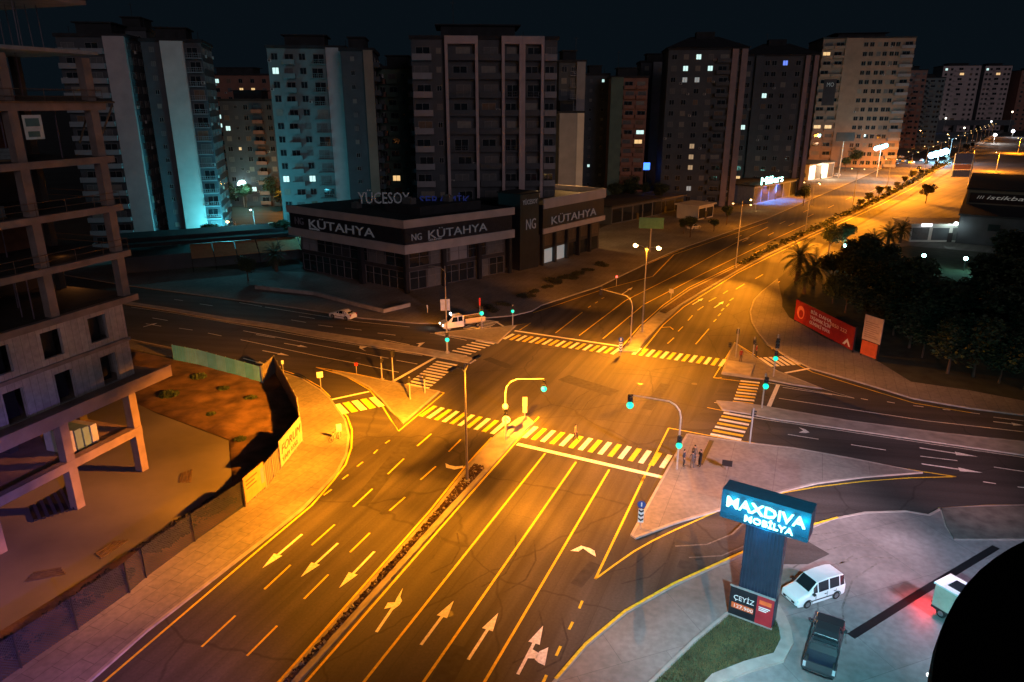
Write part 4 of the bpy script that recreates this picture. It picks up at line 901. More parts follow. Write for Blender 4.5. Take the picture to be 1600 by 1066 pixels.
light('letter_glow', 'POINT', (1.1, -.9, 6.9), 90, (.0, .5, 1), py, .12)
ad = thing('advert_board', 'black and red advert board with ÇEYİZ lettering leaning on the pylon foot', 'advert board', (pa.x-.25*cos(ap)+.35*sin(ap), pa.y-.25*sin(ap)-.35*cos(ap), .1), ap)
MB().box(-.15, 1.55, -.05, .03, .25, 2.35).build('panel', M_sblk, ad); MB().box(1.553, 2.6, -.05, .03, .25, 2.35).build('panel', mat('ad_red', (.35, .02, .03), .6), ad)
k = MB(); k.box(-.2, 2.65, -.08, .06, .15, .25); k.box(-.2, 2.65, -.08, .06, 2.35, 2.42); k.tube([(0, 0, 0), (0, 0, .2)], .05); k.tube([(2.4, 0, 0), (2.4, 0, .2)], .05); k.build('frame', M_pole, ad)
text('ÇEYİZ', 'lettering', mat('print_white', (.75, .75, .75), .6), ad, (.08, -.06, 1.45), pi/2, 0, .5, 1.3, .005)
MB().box(0, 1.4, -.065, -.052, .8, 1.2).build('print', mat('print_orange', (.7, .12, .03), .6), ad); text('127.900', 'lettering', mat('print_white', (.75, .75, .75)), ad, (.1, -.07, .87), pi/2, 0, .36, 1.2, .004)
MB().box(1.7, 2.45, -.065, -.052, 1.75, 2.05).build('print', mat('print_orange', (.7, .12, .03)), ad)
for i in range(3): MB().box(1.7, 2.4-.1*i, -.065, -.052, 1.5-i*.12, 1.56-i*.12).build('print', mat('print_white', (.75, .75, .75)), ad)
gr = MB(); rr = random.Random(2)
gq = [P(x, y) for x, y in gp]
def inside(p, poly):
    r = False; n = len(poly)
    for i in range(n):
        a, c = poly[i], poly[(i+1) % n]
        if (a.y > p[1]) != (c.y > p[1]) and p[0] < (c.x-a.x)*(p[1]-a.y)/(c.y-a.y)+a.x: r = not r
    return r
x0 = min(q.x for q in gq); x1 = max(q.x for q in gq); y0 = min(q.y for q in gq); y1 = max(q.y for q in gq)
while len(gr.f) < 9000:
    x = x0+(x1-x0)*rr.random(); y = y0+(y1-y0)*rr.random()
    if inside((x, y), gq):
        t = rr.random()*3.14; s = .03; h = .06+.12*rr.random(); lx = (rr.random()-.5)*.1; gr.add([(x-s*cos(t), y-s*sin(t), .16), (x+s*cos(t), y+s*sin(t), .16), (x+lx, y+lx, .16+h)], [(0, 1, 2)])
tag(gr.build('grass', mat('grass_blade', (.085, .08, .03), .8, .5, .6)), 'short patchy grass on the kerbed plot by the pylon', 'grass', kind='stuff')
# ------------------------------------------------------------------ round black canopy roof close by (bottom right)
rc = Vector((21.36, 5.06)); 
rf_ = thing('round_roof', 'black round roof edge of the near store, close below the camera at bottom right', 'roof', (rc.x, rc.y, 0))
b = MB(); N = 96; 
for (ra, za, rb_, zb) in ((.0, 19.7, 14.2, 20.0), (14.2, 20.0, 14.25, 19.6), (14.25, 19.6, 13.6, 18.9), (13.6, 18.9, 12.0, 18.7)):
    b.add([(ra*cos(2*pi*i/N), ra*sin(2*pi*i/N), za) for i in range(N)]+[(rb_*cos(2*pi*i/N), rb_*sin(2*pi*i/N), zb) for i in range(N)], [(i, i+N, (i+1) % N+N, (i+1) % N) for i in range(N)])
b.build('canopy', mat('roof_black', (.006, .006, .007), .95, .2, .5, spec=.05), rf_, smooth=True)
b = MB(); b.tube([(0, 0, 0), (0, 0, 18.75)], 9, 48); b.build('drum_wall', mat('drum', (.05, .05, .06), .5), rf_)
e_ = P(1459, 1052, 19.0); 
MB().sphere((e_.x-rc.x-.12, e_.y-rc.y+.0, 18.95), .05).build('flood_lamp', lit('flood_glass', (.9, 1, 1), 3), rf_)
def fl3(z, tgt, E, cone, c):
    p = (e_.x-.8, e_.y+.8, z); d = Vector((tgt.x-p[0], tgt.y-p[1], -z)); L = d.length
    light('flood_fill_light', 'SPOT', p, 4*pi*E*L*L/(z/L), c, None, .3, (tgt.x, tgt.y, 0), cone, 1)
PKL = (1, .6, .68)
def fl4(p, tgt, E, cone, c):
    d = Vector((tgt.x-p[0], tgt.y-p[1], -p[2])); L = d.length
    light('flood_fill_light', 'SPOT', p, 4*pi*E*L*L/(p[2]/L), c, None, 1.2, (tgt.x, tgt.y, 0), cone, 1)
FP = (36, 27, 15)  # unseen flood out of frame, added to light the island and forecourt
fl4(FP, P(1130, 735), 2.6, 44, PKL); fl4(FP, P(1360, 860), 1.15, 80, (.82, .64, 1)); fl3(18.6, P(1290, 1020), 2.9, 76, (.22, .85, 1)); fl3(18.6, P(1030, 975), 1.6, 50, PKL); fl4(FP, P(1400, 668), 1.0, 34, (1, .4, .4))
light('flood_fill_light', 'SPOT', (4, 3, 18.4), 4*pi*1.5*1700/.4, (.35, .2, 1), None, .3, (-29, 27, 0), 50, 1)  # purple fill added for the bottom left, no lamp body
# ------------------------------------------------------------------ street lamps
M_head = mat('lamp_head', (.12, .12, .12), .5); GLS = lit('lamp_sodium', (1, .62, .2), 22)
def lamp_thing(label, hgt=12.5, double=True, big=1.0, gl=GLS):
    r = thing('street_lamp', label, 'street lamp')
    b = MB(); b.tube([(0, 0, 0), (0, 0, .35)], .28, 10); b.tube([(0, 0, .3), (0, 0, hgt)], [.14, .07], 8); b.build('pole', M_pole, r)
    for s in ((-1, 1) if double else (-1,)):
        b = MB(); b.tube([(0, 0, hgt-.7), (s*.6, 0, hgt-.1), (s*1.5, 0, hgt+.05)], .045, 6); b.build('arm', M_pole, r)
        h = MB(); h.X = Matrix.Translation((s*1.75, 0, hgt+.06)); h.box(-.42, .42, -.17, .17, -.04, .1); h.box(-.3, .3, -.12, .12, .1, .16); hd = h.build('lamp_head', M_head, r, bev=.03)
        MB().sphere((s*1.78, 0, hgt-.08), .2*big, sz=.8).build('lamp_glass', gl, hd)
    return r
HB = R(67.4)-pi/2
L1p = P(730, 755)
l1 = lamp_thing('tall double-arm lamp post standing in the near planted median', 11.3, big=.5, gl=M_head); place(l1, tuple(L1p), HB+R(80), l1['label'], 'street lamps of the boulevard median')
L2p = P(1003, 520)
l2 = place(lamp_thing('x', 12.9, big=1.8), tuple(L2p), R(55)-pi/2, 'tall double-arm lamp post with a glowing left head, at the tip of the far median', 'street lamps of the boulevard median')
med = [P(x, y) for x, y in [(983,540),(1002,513),(1035,486),(1070,459),(1149,420),(1200,392),(1260,365),(1331,331),(1377,310),(1420,287),(1453,268),(1500,243),(1529,225),(1572,201.5),(1600,188)]]
def walk(pts, s0, step, n):
    out = []; s = 0; nxt = s0
    for i in range(len(pts)-1):
        a, c = pts[i], pts[i+1]; L = (c-a).length
        while nxt <= s+L and len(out) < n:
            out.append((a.lerp(c, (nxt-s)/L), math.atan2(c.y-a.y, c.x-a.x))); nxt += step
        s += L
    return out
far = walk(med, 57.3, 50.7, 16)
names = ['third', 'fourth', 'fifth', 'sixth', 'seventh', 'eighth', 'ninth', 'tenth', 'eleventh', 'twelfth', 'thirteenth', 'fourteenth', 'fifteenth', 'sixteenth', 'seventeenth', 'eighteenth']
small = lamp_thing('x', 13.2, big=1.0, gl=lit('lamp_dim', (1, .6, .2), 4.5)); 
for i, (p_, a) in enumerate(far):
    o = small if i == 0 else dup(small)
    place(o, tuple(p_), a-pi/2, '%s lamp post of the boulevard median counting from the near one' % names[i], 'street lamps of the boulevard median')
def beam(p, z, tgt, E, cone, c=SOD, bl=.9, sz=.25):
    """one luminaire beam giving irradiance E on the ground at tgt"""
    d = Vector((tgt[0]-p[0], tgt[1]-p[1], -z)); L = d.length; ct = z/L
    return light('lamp_light', 'SPOT', (p[0], p[1], z), 1.3*4*pi*E*L*L/ct, c, None, sz, (tgt[0], tgt[1], 0), cone, bl)
def spot(p, z, aim, pw, ang=140, c=SOD, sz=.25, bl=.85): return light('lamp_light', 'SPOT', (p[0], p[1], z), pw, c, None, sz, aim, ang, bl)
hv = Vector((cos(HB), sin(HB), 0))
dv = Vector((-sin(HB), cos(HB), 0))
for (x, y), E, cn_, s in (((720,740),3.5,140,1), ((600,800),6,85,-1), ((470,635),8,44,-1), ((460,900),4,66,-1), ((350,840),5,42,-1), ((290,730),3.6,48,-1), ((520,755),8,50,-1), ((630,640),9,40,-1), ((818,665),24,22,2), ((840,700),8,60,2), ((900,630),7,70,2), ((900,780),12,70,1), ((780,860),7,70,1), ((560,670),9,70,-1), ((700,620),5,60,-1), ((980,700),4,50,1), ((1000,790),5,40,1)):
    beam(L1p+(hv*1.8*s if s < 2 else dv*1.8), 11.1, P(x, y), E, cn_)
h2 = Vector((cos(R(-35)), sin(R(-35)), 0))
for (x, y), E, cn_, s in (((1000,530),9,110,0), ((978,545),16,34,0), ((880,535),10,54,-1), ((800,560),4,44,-1), ((1085,560),9,46,1), ((1150,490),5,60,1), ((1140,585),5,36,1), ((1040,440),3,50,-1), ((960,610),7,70,0), ((1310,580),2.6,44,1), ((1500,640),.8,36,1), ((600,545),.7,50,-1), ((400,520),.5,40,-1), ((900,455),2.6,50,-1), ((740,520),3,34,-1)):
    beam(L2p+h2*1.8*s, 12.6, P(x, y), E, cn_)
for i, (p_, a) in enumerate(far):
    hh = Vector((sin(a), -cos(a), 0)); al_ = Vector((cos(a), sin(a), 0)); q = p_+hh*2
    beam(q, 13, p_+hh*(5 if i < 3 else 8), (9 if i < 3 else (8 if i < 7 else 4)), (110 if i < 3 else 150))
    if i < 7:
        for s in (-1, 1): beam(q, 13, p_+hh*(5 if i < 3 else 9)+al_*24*s, 6 if i else 5, 54 if i < 3 else 62)
        beam(p_-hh*2, 13, p_-hh*10, 2.0 if i < 1 else (4 if i < 3 else 9), 150)
        if i > 2:
            for s in (-1, 1): beam(p_-hh*2, 13, p_-hh*14+al_*24*s, 6, 70)
    if 2 < i < 7: beam(q, 13, p_+hh*30, 4, 115)
# other lamp posts
def post_lamp(label, base, top, pw, c=SOD, double=False, g_='other street lamps', dirn=0, gl=GLS, big=1.6, aim=None):
    p_ = P(*base); h = HZ(base, top); o = lamp_thing(label, h, double, big, gl); place(o, tuple(p_), dirn, label, g_)
    if pw: spot(p_+Vector((cos(dirn), sin(dirn), 0))*-1.8, h-.2, aim or (p_.x, p_.y, 0), pw, 160, c)
    return o
post_lamp('single glowing orange lamp post beside the two cars left of the showroom', (374, 396), 346, 9000, dirn=R(0)); spot(P(374, 396)+Vector((-1.8, 0, 0)), 7.2, tuple(P(330, 405)), 22000, 130)
post_lamp('dark unlit lamp post at the left crossing island, in front of the showroom', (699, 553), 416, 0, dirn=R(20), gl=M_head, big=.8)
post_lamp('orange lamp post in front of the plain low block behind the showroom', (907, 292), 250, 9000)
post_lamp('orange lamp post at the foot of the reddish brown tower', (984, 285), 241, 9000)
post_lamp('small warm lamp post outside the blue-lit shop', (1180, 330), 312, 2500, (1, .6, .2))
post_lamp('slim lamp post on the pavement in front of the blue-lit shop', (1268, 322), 287, 6000, dirn=R(137), big=.8)
post_lamp('slim lamp post on the showroom-side pavement far along', (1156, 356), 312, 2500, dirn=R(137), gl=M_head, big=.8)
post_lamp('distant orange lamp left of the bright white store light', (1437, 232), 204, 30000)
post_lamp('distant orange lamp behind the bright white store light', (1481, 228), 210, 30000)
post_lamp('added lamp post lighting the far service road beside the price sign', (1556, 268), 238, 90000, big=.8)  # this post and the next are added to spread orange light here
post_lamp('added lamp post lighting the far service road at the right edge, behind the dark store', (1590, 240), 216, 150000, big=.8)
post_lamp('tall pale mast in front of the broad tan tower', (1312, 262), 212, 0, gl=M_head)
GC = lit('lamp_cyan', (.6, 1, .97), 16)
post_lamp('white-cyan flood lamp post over the parking lot behind the trees', (399, 362), 326, 4500, (.15, .85, 1), gl=GC, dirn=R(90), big=1.2)
light('flood_fill_light', 'POINT', tuple(PY(354, 360, 164)), 8000, (.1, .8, .95), None, .6)
light('flood_fill_light', 'POINT', tuple(PY(372, 300, 160)), 3500, (.1, .75, .9), None, .6)  # added higher up to carry the cyan wash up the slab tower
light('flood_fill_light', 'POINT', tuple(PY(470, 335, 152)), 900, (.1, .7, .9), None, .6)
fl_ = thing('flood_lamp', 'brilliant cyan-white flood lamp among trees at the foot of the low dark block', 'flood lamp', tuple(PY(378, 289, 235))); MB().sphere((0, 0, 0), 1.5).build('lamp_glass', lit('lamp_cyan2', (.6, 1, .95), 8), fl_); MB().tube([(0, 0, -14), (0, 0, -1)], .15).build('pole', M_pole, fl_)
light('flood_fill_light', 'POINT', tuple(PY(384, 296, 228)), 2500, (.3, .95, .85), None, .6)
light('flood_fill_light', 'POINT', tuple(PY(352, 298, 205)), 1600, (1, .4, .05), None, .3); light('flood_fill_light', 'POINT', tuple(PY(434, 285, 222)), 5000, (1, .36, .04), None, .6)
light('flood_fill_light', 'POINT', tuple(PY(900, 262, 170)), 5000, (1, .5, .15), None, .4)
# bright store lights far on the right
for i, (x, y, Y, pw, c, lb) in enumerate([(1377, 230, 335, 45000, (.15, .85, 1), 'brilliant cyan-white flood mast over the parking lot of the tan tower'), (1467, 240, 430, 160000, (.3, .7, 1), 'most brilliant white-blue flood mast beside the far boulevard'),
      (1555, 211, 640, 60000, (1, .95, .9), 'brilliant white headlight-like mast far up the boulevard'), (1583, 205, 760, 30000, (.85, .9, 1), 'last white flood mast at the right end of the boulevard'), (1549, 190, 900, 0, (1, 1, 1), 'small white lamp above the far end of the boulevard'),
      (1450, 182, 900, 0, (.6, 1, 1), 'small greenish lamp over the far blue-lit shop'), (1389, 209, 520, 0, (.5, 1, 1), 'small lamp beside the edge of the tan tower'), (1582, 175, 900, 0, (1, .7, .5), 'small orange lamp highest at the right edge'), (1478, 185, 900, 0, (1, .95, .8), 'small warm lamp over the overpass'), (1507, 200, 800, 0, (1, .9, .7), 'small warm lamp before the overpass'), (1532, 178, 1000, 0, (.9, .9, 1), 'small white lamp at the foot of the right far tower')]):
    p_ = PY(x, y, Y); m_ = thing('light_mast', lb, 'light mast', (p_.x, p_.y, 0), 0, 'distant light masts'); s = (2.8 if i == 0 else 4.0 if i < 2 else (1.5 if i < 4 else .8))*Y/500
    if i < 2: 
        for k in range(4): MB().sphere(((k-1.5)*s*.8, (k % 2)*.5, p_.z+(k-1.5)*s*.22), s*.55, 8, 6).build('lamp_glass', lit('mast%d' % i, c, 9), m_)  # oversized clustered spheres stand for the glare around the lamp
    else: MB().sphere((0, 0, p_.z), s*.7, 8, 6).build('lamp_glass', lit('mast%d' % i, c, 5), m_)
    MB().tube([(0, 0, 0), (0, 0, p_.z-s*.4)], .2, 6).build('pole', M_pole, m_)
    if pw: light('mast_light', 'POINT', (p_.x-2, p_.y-8, p_.z), pw*.3, c, None, 1)
for x, y, Y in ((1432, 189, 880),):
    bsh = thing('far_shop', 'far shop with a blue lit sign strip near the overpass', 'shop building', tuple(PY(x-10, 196, Y))); MB().box(-8, 40, 0, 20, -8, 5).build('wall', G2, bsh); MB().box(-6, 22, -.4, -.1, 1, 4).build('sign_strip', lit('sign_blue2', (.15, .35, 1), 4), bsh)
b_ = PY(1010, 260, 250); bsg = thing('blue_sign', 'small glowing blue sign at the foot of the towers', 'sign', tuple(b_)); MB().box(-1.2, 1.2, 0, .3, -1.2, 1.2).build('panel', lit('sign_blue3', (.05, .2, 1), 3), bsg); MB().tube([(0, .3, -8), (0, .3, -1.2)], .12).build('post', M_pole, bsg)
light('flood_fill_light', 'POINT', tuple(PY(1345, 235, 345)), 6000, (1, .55, .3), None, 1); light('flood_fill_light', 'POINT', tuple(PY(1375, 215, 372)), 2500, (.7, 1, 1), None, 1)  # bare lights added to brighten the tan tower
# garden lamps on the right
for x, y, lb in ((1440, 419, 'left cyan garden lamp in the dark grounds'), (1505, 424, 'right cyan garden lamp in the dark grounds'), (1318, 402, 'white garden lamp behind the palms')):
    p_ = P(x, y); m_ = thing('garden_lamp', lb, 'garden lamp', tuple(p_), 0, 'garden lamps'); MB().tube([(0, 0, 0), (0, 0, 2.4)], .06).build('post', M_blk, m_); MB().sphere((0, 0, 2.6), .4).build('lamp_glass', lit('lamp_garden', (.45, 1, .85), 14), m_)
    light('garden_light', 'POINT', (p_.x, p_.y-.7, 2.9), 500, (.3, 1, .8), None, .2)
# ------------------------------------------------------------------ traffic signals
LGR = mat('signal_green', (.01, .05, .03), .5, emit=(0, 1, .55), es=1.6); LRD = lit('signal_red', (1, .03, .02), 3); LOF = mat('signal_off', (.03, .03, .03), .3)
def head(parent, loc, rz, on, n=3, back=None, s=1.0, nm='signal_head'):
    """housing facing local -y with visors"""
    h = MB(); h.box(-.19*s, .19*s, -.13, .13, 0, .34*n*s); hd = h.build(nm, back or M_blk, parent, loc, rz, bev=.03)
    for i in range(n):
        z = (.34*(n-i)-.17)*s; v = MB(); 
        k = 10; ring = [(cos(pi*j/k)*.15*s, sin(pi*j/k)*.15*s) for j in range(k+1)]
        v.add([(x, -.13, z+y) for x, y in ring]+[(x, -.36, z+y) for x, y in ring]+[(x*.93, -.13, z+y*.93) for x, y in ring]+[(x*.93, -.36, z+y*.93) for x, y in ring], [(j, j+1, j+1+k+1, j+k+1) for j in range(k)]+[(j+3*(k+1), j+1+3*(k+1), j+1+2*(k+1), j+2*(k+1)) for j in range(k)])
        v.build('visor', M_blk, hd)
        l = MB(); l.sphere((0, -.12, z), (.27 if on == i else .12)*s, 10, 6)  # lit lens is enlarged to stand for its glow
        l.build('lens', (LRD if i == 0 else LGR) if on == i else LOF, hd)
        if on == i: light('signal_light', 'POINT', (0, -.5, z), 9 if i else 3, (0, 1, .6) if i else (1, .1, .05), hd, .15)
    return hd
def toward(p, tx=0, ty=0):  # rotation so that local -y looks at a point
    return math.atan2(ty-p.y, tx-p.x)+pi/2
def sigpole(label, base, h, arm=None, heads=(), group='traffic signals', r0=.09):
    p_ = P(*base); r = thing('traffic_signal', label, 'traffic signal', tuple(p_), 0, group)
    if arm:
        t = arm; d = Vector((t[0], t[1], 0)); hh = h; L = d.length; u = d.normalized()
        pts = [(0, 0, 0), (0, 0, hh-1.6)]+[(u.x*(1-cos(a))*1.5, u.y*(1-cos(a))*1.5, hh-1.6+sin(a)*1.5) for a in (R(25), R(50), R(75))]+[(u.x*L, u.y*L, hh+t[2])]
        MB().tube(pts, [.1, .09, .08, .08, .07, .06], 8).build('pole', M_pole, r)
    else: MB().tube([(0, 0, 0), (0, 0, h)], r0, 8).build('pole', M_pole, r)
    MB().box(-.25, .25, -.25, .25, 0, .08).build('base_plate', M_pole, r)
    for (x, y, z, on, n, s, aim) in heads:
        head(r, (x, y, z), aim, on, n, None, s)
    return r
def armvec(base, h, tip):
    """horizontal vector from the pole to the arm's end, along a fixed heading in the world: across the boulevard"""
    a = P(*base); t = P(tip[0], tip[1], h); return (t.x-a.x, t.y-a.y, 0)
fc = lambda b_: toward(P(*b_))
v = armvec((790, 690), 6.9, (850, 592)); hA = 6.9
sigpole('curved mast arm signal in the near median, green on the arm and red low down', (790, 690), hA, v, [(v[0], v[1]-.1, hA-1.15, 2, 3, 1.1, fc((850, 640))), (0, -.2, 3.0, 0, 3, 1.1, fc((790, 690)))])
v = armvec((1057, 735), 6.9, (985, 617)); sigpole('curved mast arm signal on the pavement island beside the group of four, large green light', (1057, 735), 6.9, v, [(v[0], v[1]-.1, 5.75, 2, 3, 1.25, fc((985, 680))), (0, -.2, 2.5, 2, 3, 1.1, fc((1057, 735)))])
v = armvec((985, 536), 6.8, (939, 452)); sigpole('curved mast arm signal at the far median, heads turned away and dark', (985, 536), 6.8, v, [(v[0], v[1]+.1, 5.9, -1, 3, 1.2, fc((939, 500))+pi), (0, .2, 2.6, -1, 3, 1.2, fc((985, 536))+pi)])
sigpole('signal post with small green light on the tip of the north-west island', (753, 515), 3.6, None, [(0, -.15, 2.4, 2, 3, 1.2, fc((753, 515)))])
sigpole('signal post with dim green light right of the north-west island tip', (801, 510), 3.4, None, [(0, -.15, 2.3, 2, 3, .9, fc((801, 510)))])
sigpole('signal post with green light at the end of the west street median', (699.5, 553), 3.2, None, [(0, -.15, 1.9, 2, 3, 1.1, fc((699, 553)))])
sigpole('signal post on the north-east island, black red-lit head above a green one', (1208, 590), 5.6, None, [(0, -.15, 3.9, -1, 3, 1.2, fc((1208, 590))), (-.05, -.18, 2.4, 2, 3, 1.1, fc((1208, 590)))])
sigpole('signal post in the east street median with green light high on a bent pole', (1190, 639), 4.2, None, [(.1, -.15, 2.6, 2, 3, 1.2, fc((1190, 639)))])
sigpole('plain grey signal pole beside the lower east crossing', (1171, 694), 3.9, None, [(.02, .12, 3.0, -1, 2, .9, fc((1171, 694))+pi/2)])
sigpole('pedestrian signal on the island north-west corner near the crossing person', (1149, 560), 4.2, None, [(-.9, 0, 1.6, -1, 2, 1.0, fc((1149, 560))), (0, .1, 3.4, -1, 2, 1, fc((1149, 560))+pi)])
sigpole('reddish pedestrian signal behind the lone figure on the north-east island', (1176, 559), 2.9, None, [(0, -.1, 1.9, -1, 2, 1.0, fc((1176, 559)))])
sigpole('pedestrian signal at the south-west island, left of a pair', (641, 626), 2.9, None, [(0, 0, 2.2, -1, 2, .9, fc((641, 626))+pi)])
sigpole('pedestrian signal at the south-west island, right of a pair nearest the tip', (664, 616), 2.6, None, [(0, 0, 1.9, -1, 2, .8, fc((664, 616))+pi)])
sigpole('thin signal post on the upper edge of the south-west island beside the stop line', (614.7, 597), 4.1, None, [(0, 0, 3.2, -1, 3, .9, fc((614, 597))+pi/2)])
sigpole('thin signal post on the upper edge of the south-west island, left of another', (597, 593), 2.9, None, [(0, 0, 2.2, -1, 2, .8, fc((597, 593))+pi/2)])
# tall yellowish signal back plate on the near median nose
p_ = P(820, 652); r = thing('signal_back_plate', 'tall pale yellow back of a signal standing on the near median nose', 'traffic signal', tuple(p_), toward(p_)); MB().tube([(0, 0, 0), (0, 0, .6)], .06).build('pole', M_pole, r); MB().box(-.24, .24, -.08, .08, .55, 1.28).build('lower_box', mat('plate_cream', (.55, .45, .25), .6), r, bev=.02); MB().box(-.27, .27, -.08, .08, 1.3, 2.35).build('upper_box', mat('plate_cream', (.55, .45, .25)), r, bev=.02)
# ------------------------------------------------------------------ road signs
SB = mat('sign_blue_face', (.02, .07, .3), .5); SW = mat('sign_white_face', (.7, .7, .7), .5); SR = mat('sign_red_face', (.5, .02, .02), .5)
def disc(r, z, rad, m, y=-.05, nm='face'):
    b = MB(); n = 20; b.add([(rad*cos(2*pi*i/n), y, z+rad*sin(2*pi*i/n)) for i in range(n)]+[(rad*cos(2*pi*i/n), y+.03, z+rad*sin(2*pi*i/n)) for i in range(n)], [tuple(range(n))]+[tuple(range(n, 2*n))[::-1]]+[(i, i+n, (i+1) % n+n, (i+1) % n) for i in range(n)]); return b.build(nm, m, r)
def keep_sign(label, base):
    p_ = P(*base); r = thing('road_sign', label, 'road sign', tuple(p_), toward(p_), 'keep sign and chevron posts')
    MB().tube([(0, 0, 0), (0, 0, 2.5)], .05).build('pole', M_pole, r); disc(r, 2.3, .33, SB); MB().box(-.05, .05, -.07, -.053, 2.15, 2.5).build('arrow', SW, r)
    MB().box(-.22, .22, -.05, -.02, .7, 1.9).build('chevron_board', SW, r)
    for i in range(3):
        z = .82+i*.38; k = MB(); k.add([(-.2, -.06, z+.15), (0, -.06, z), (.2, -.06, z+.15), (.2, -.06, z+.32), (0, -.06, z+.17), (-.2, -.06, z+.32)], [(0, 1, 4, 5), (1, 2, 3, 4)]); k.build('chevron', M_blk, r)
    return r
keep_sign('blue disc over a chevron board at the tip of the big south-east island', (1000, 828)); keep_sign('blue disc sign over a chevron board on the far median nose', (969, 556))
p_ = P(791, 678); r = thing('road_sign', 'round sign with a dark arch mark and white face, low on the near median mast', 'road sign', tuple(p_), toward(p_)); MB().tube([(0, 0, 0), (0, 0, 1.9)], .05).build('pole', M_pole, r); disc(r, 1.6, .42, SW); b = MB(); k = 10; b.add([(.25*cos(pi*j/k), -.07, 1.5+.3*sin(pi*j/k)) for j in range(k+1)]+[(.16*cos(pi*j/k), -.07, 1.5+.2*sin(pi*j/k)) for j in range(k+1)], [(j, j+k+1, j+k+2, j+1) for j in range(k)]); b.build('arch', M_blk, r)
def board(label, base, w_, h_, z, m, name='road_sign', cat='road sign', rz=None):
    p_ = P(*base); r = thing(name, label, cat, tuple(p_), toward(p_) if rz is None else rz); MB().tube([(0, .04, 0), (0, .04, z+h_*.8)], .05).build('pole', M_pole, r); MB().box(-w_/2, w_/2, -.03, 0, z, z+h_).build('face', m, r, bev=.01); return r
board('small white square sign on a post by the left slip lane kerb', (502, 611), .7, .7, 1.7, SW); board('small square reddish post box on the upper south-west island edge', (557.5, 587), .4, .4, 1.3, SR)
board('large white framed info panel on the unlit lamp post in front of the showroom', (696, 492), 1.5, 1.9, .7, SW); board('small round-topped dark sign casting a long shadow on the south-east island', (1135, 736), .9, .6, .5, M_blk)
board('low white sign at the left end of the showroom forecourt', (668, 490), .2, 1.3, .1, SW); board('pair of white plates on the red striped post beside the truck', (750, 505), .25, 1.2, 2.8, SR); board('grey square sign behind the far median', (1048, 469), .8, .8, 1.2, G1); board('red light box at the start of the far slip road', (963, 447), .3, .35, 1.6, lit('tail_red', (1, .02, .05), 6))
board('white rectangular sign at the start of the left street pavement', (443, 583), .3, .5, 1.2, SW)
# pair of bollards / low rack with shadow on the left pavement
p_ = P(524, 690); r = thing('bicycle', 'bicycle leaning on a short post by the curved left kerb', 'bicycle', tuple(p_+Vector((0, 0, .13))), R(60))
for x in (-.52, .52):
    b = MB(); n = 20
    b.tube([(x+.33*cos(2*pi*i/n), 0, .34+.33*sin(2*pi*i/n)) for i in range(n+1)], .025, 5, False)
    for i in range(4): b.tube([(x+.32*cos(pi*i/4), 0, .34+.32*sin(pi*i/4)), (x-.32*cos(pi*i/4), 0, .34-.32*sin(pi*i/4))], .006, 3)
    b.build('wheel', M_rub, r)
b = MB(); [b.tube([a, c], .022, 5) for a, c in (((-.52, 0, .34), (-.15, 0, .82)), ((-.15, 0, .82), (.38, 0, .85)), ((.38, 0, .85), (.52, 0, .34)), ((.35, 0, .8), (-.02, 0, .32)), ((-.02, 0, .32), (-.17, 0, .9)), ((-.52, 0, .34), (-.02, 0, .32)))]; b.build('frame', M_pole, r)
MB().box(-.3, -.06, -.06, .06, .9, .96).build('saddle', M_blk, r, bev=.02); MB().tube([(.36, -.28, 1.0), (.38, 0, .98), (.36, .28, 1.0)], .02).build('handlebar', M_blk, r)
board('two white plates on short posts beside the bicycle at the curved left kerb', (531, 688), .5, .8, 1.0, SW)
# big boards
rb_ = P(1240, 503); rbe = P(1330, 552); dd = rbe-rb_; r = thing('billboard', 'long red billboard with white rows of text on the right boundary', 'billboard', tuple(rb_), math.atan2(dd.y, dd.x)); L = dd.length; hb = HZ((1240, 503), 468)
MB().box(0, L, 0, .1, .4, hb).build('panel', mat('board_red', (.3, .012, .012), .6), r)
for x in (0, L/3, 2*L/3, L): MB().box(x-.08, x+.08, .1, .3, 0, hb+.1).build('post', M_blk, r)
k = MB(); k.sphere((1.6, 0, 0), 1); 
MB().tube([(1.6, -.02, hb*.55), (1.6, .01, hb*.55)], 1.0, 20).build('emblem', mat('board_pink', (.7, .2, .13), .6), r); MB().tube([(1.75, -.04, hb*.5), (1.75, -.021, hb*.5)], .6, 16).build('emblem', mat('board_red', (.3, .012, .012)), r)
for i, s in enumerate(('BİR DAHA', 'YAŞAMAK İÇİN', 'GÜVENLİ YUVA')): text(s, 'lettering', SW, r, (4.2, -.03, hb-.95-i*.8), pi/2, 0, .7, 5.2, .01)
text('0850 222', 'lettering', mat('print_pale', (.7, .4, .25), .6), r, (L-5.6, -.03, hb-1.3), pi/2, 0, .7, 4.0, .01)
k = MB(); k.add([(L-2.2, -.03, .7), (L-1.2, -.03, 1.7), (L-.4, -.03, .7), (L-.8, -.03, .7), (L-1.2, -.03, 1.2), (L-1.7, -.03, .7)], [(0, 5, 4, 1), (1, 4, 3, 2)]); k.build('emblem', SW, r)
a = P(1342, 556); c = P(1368, 566); dd = c-a; r = thing('billboard', 'upright board with pale upper notice and orange lower panel right of the red billboard', 'billboard', tuple(a), math.atan2(dd.y, dd.x)); L = dd.length*1.05; hb = HZ((1342, 556), 491)
MB().box(0, L, 0, .12, hb*.42, hb).build('upper_panel', mat('notice_pale', (.5, .36, .26), .6), r); MB().box(.1, L-.25, 0, .1, .4, hb*.4).build('lower_panel', mat('notice_orange', (.5, .09, .03), .6), r)
for i in range(8): MB().box(.3, L-.4-(i % 3)*.3, -.02, -.002, hb*.5+i*.28, hb*.5+.1+i*.28).build('print', mat('notice_ink', (.3, .2, .14), .6), r)
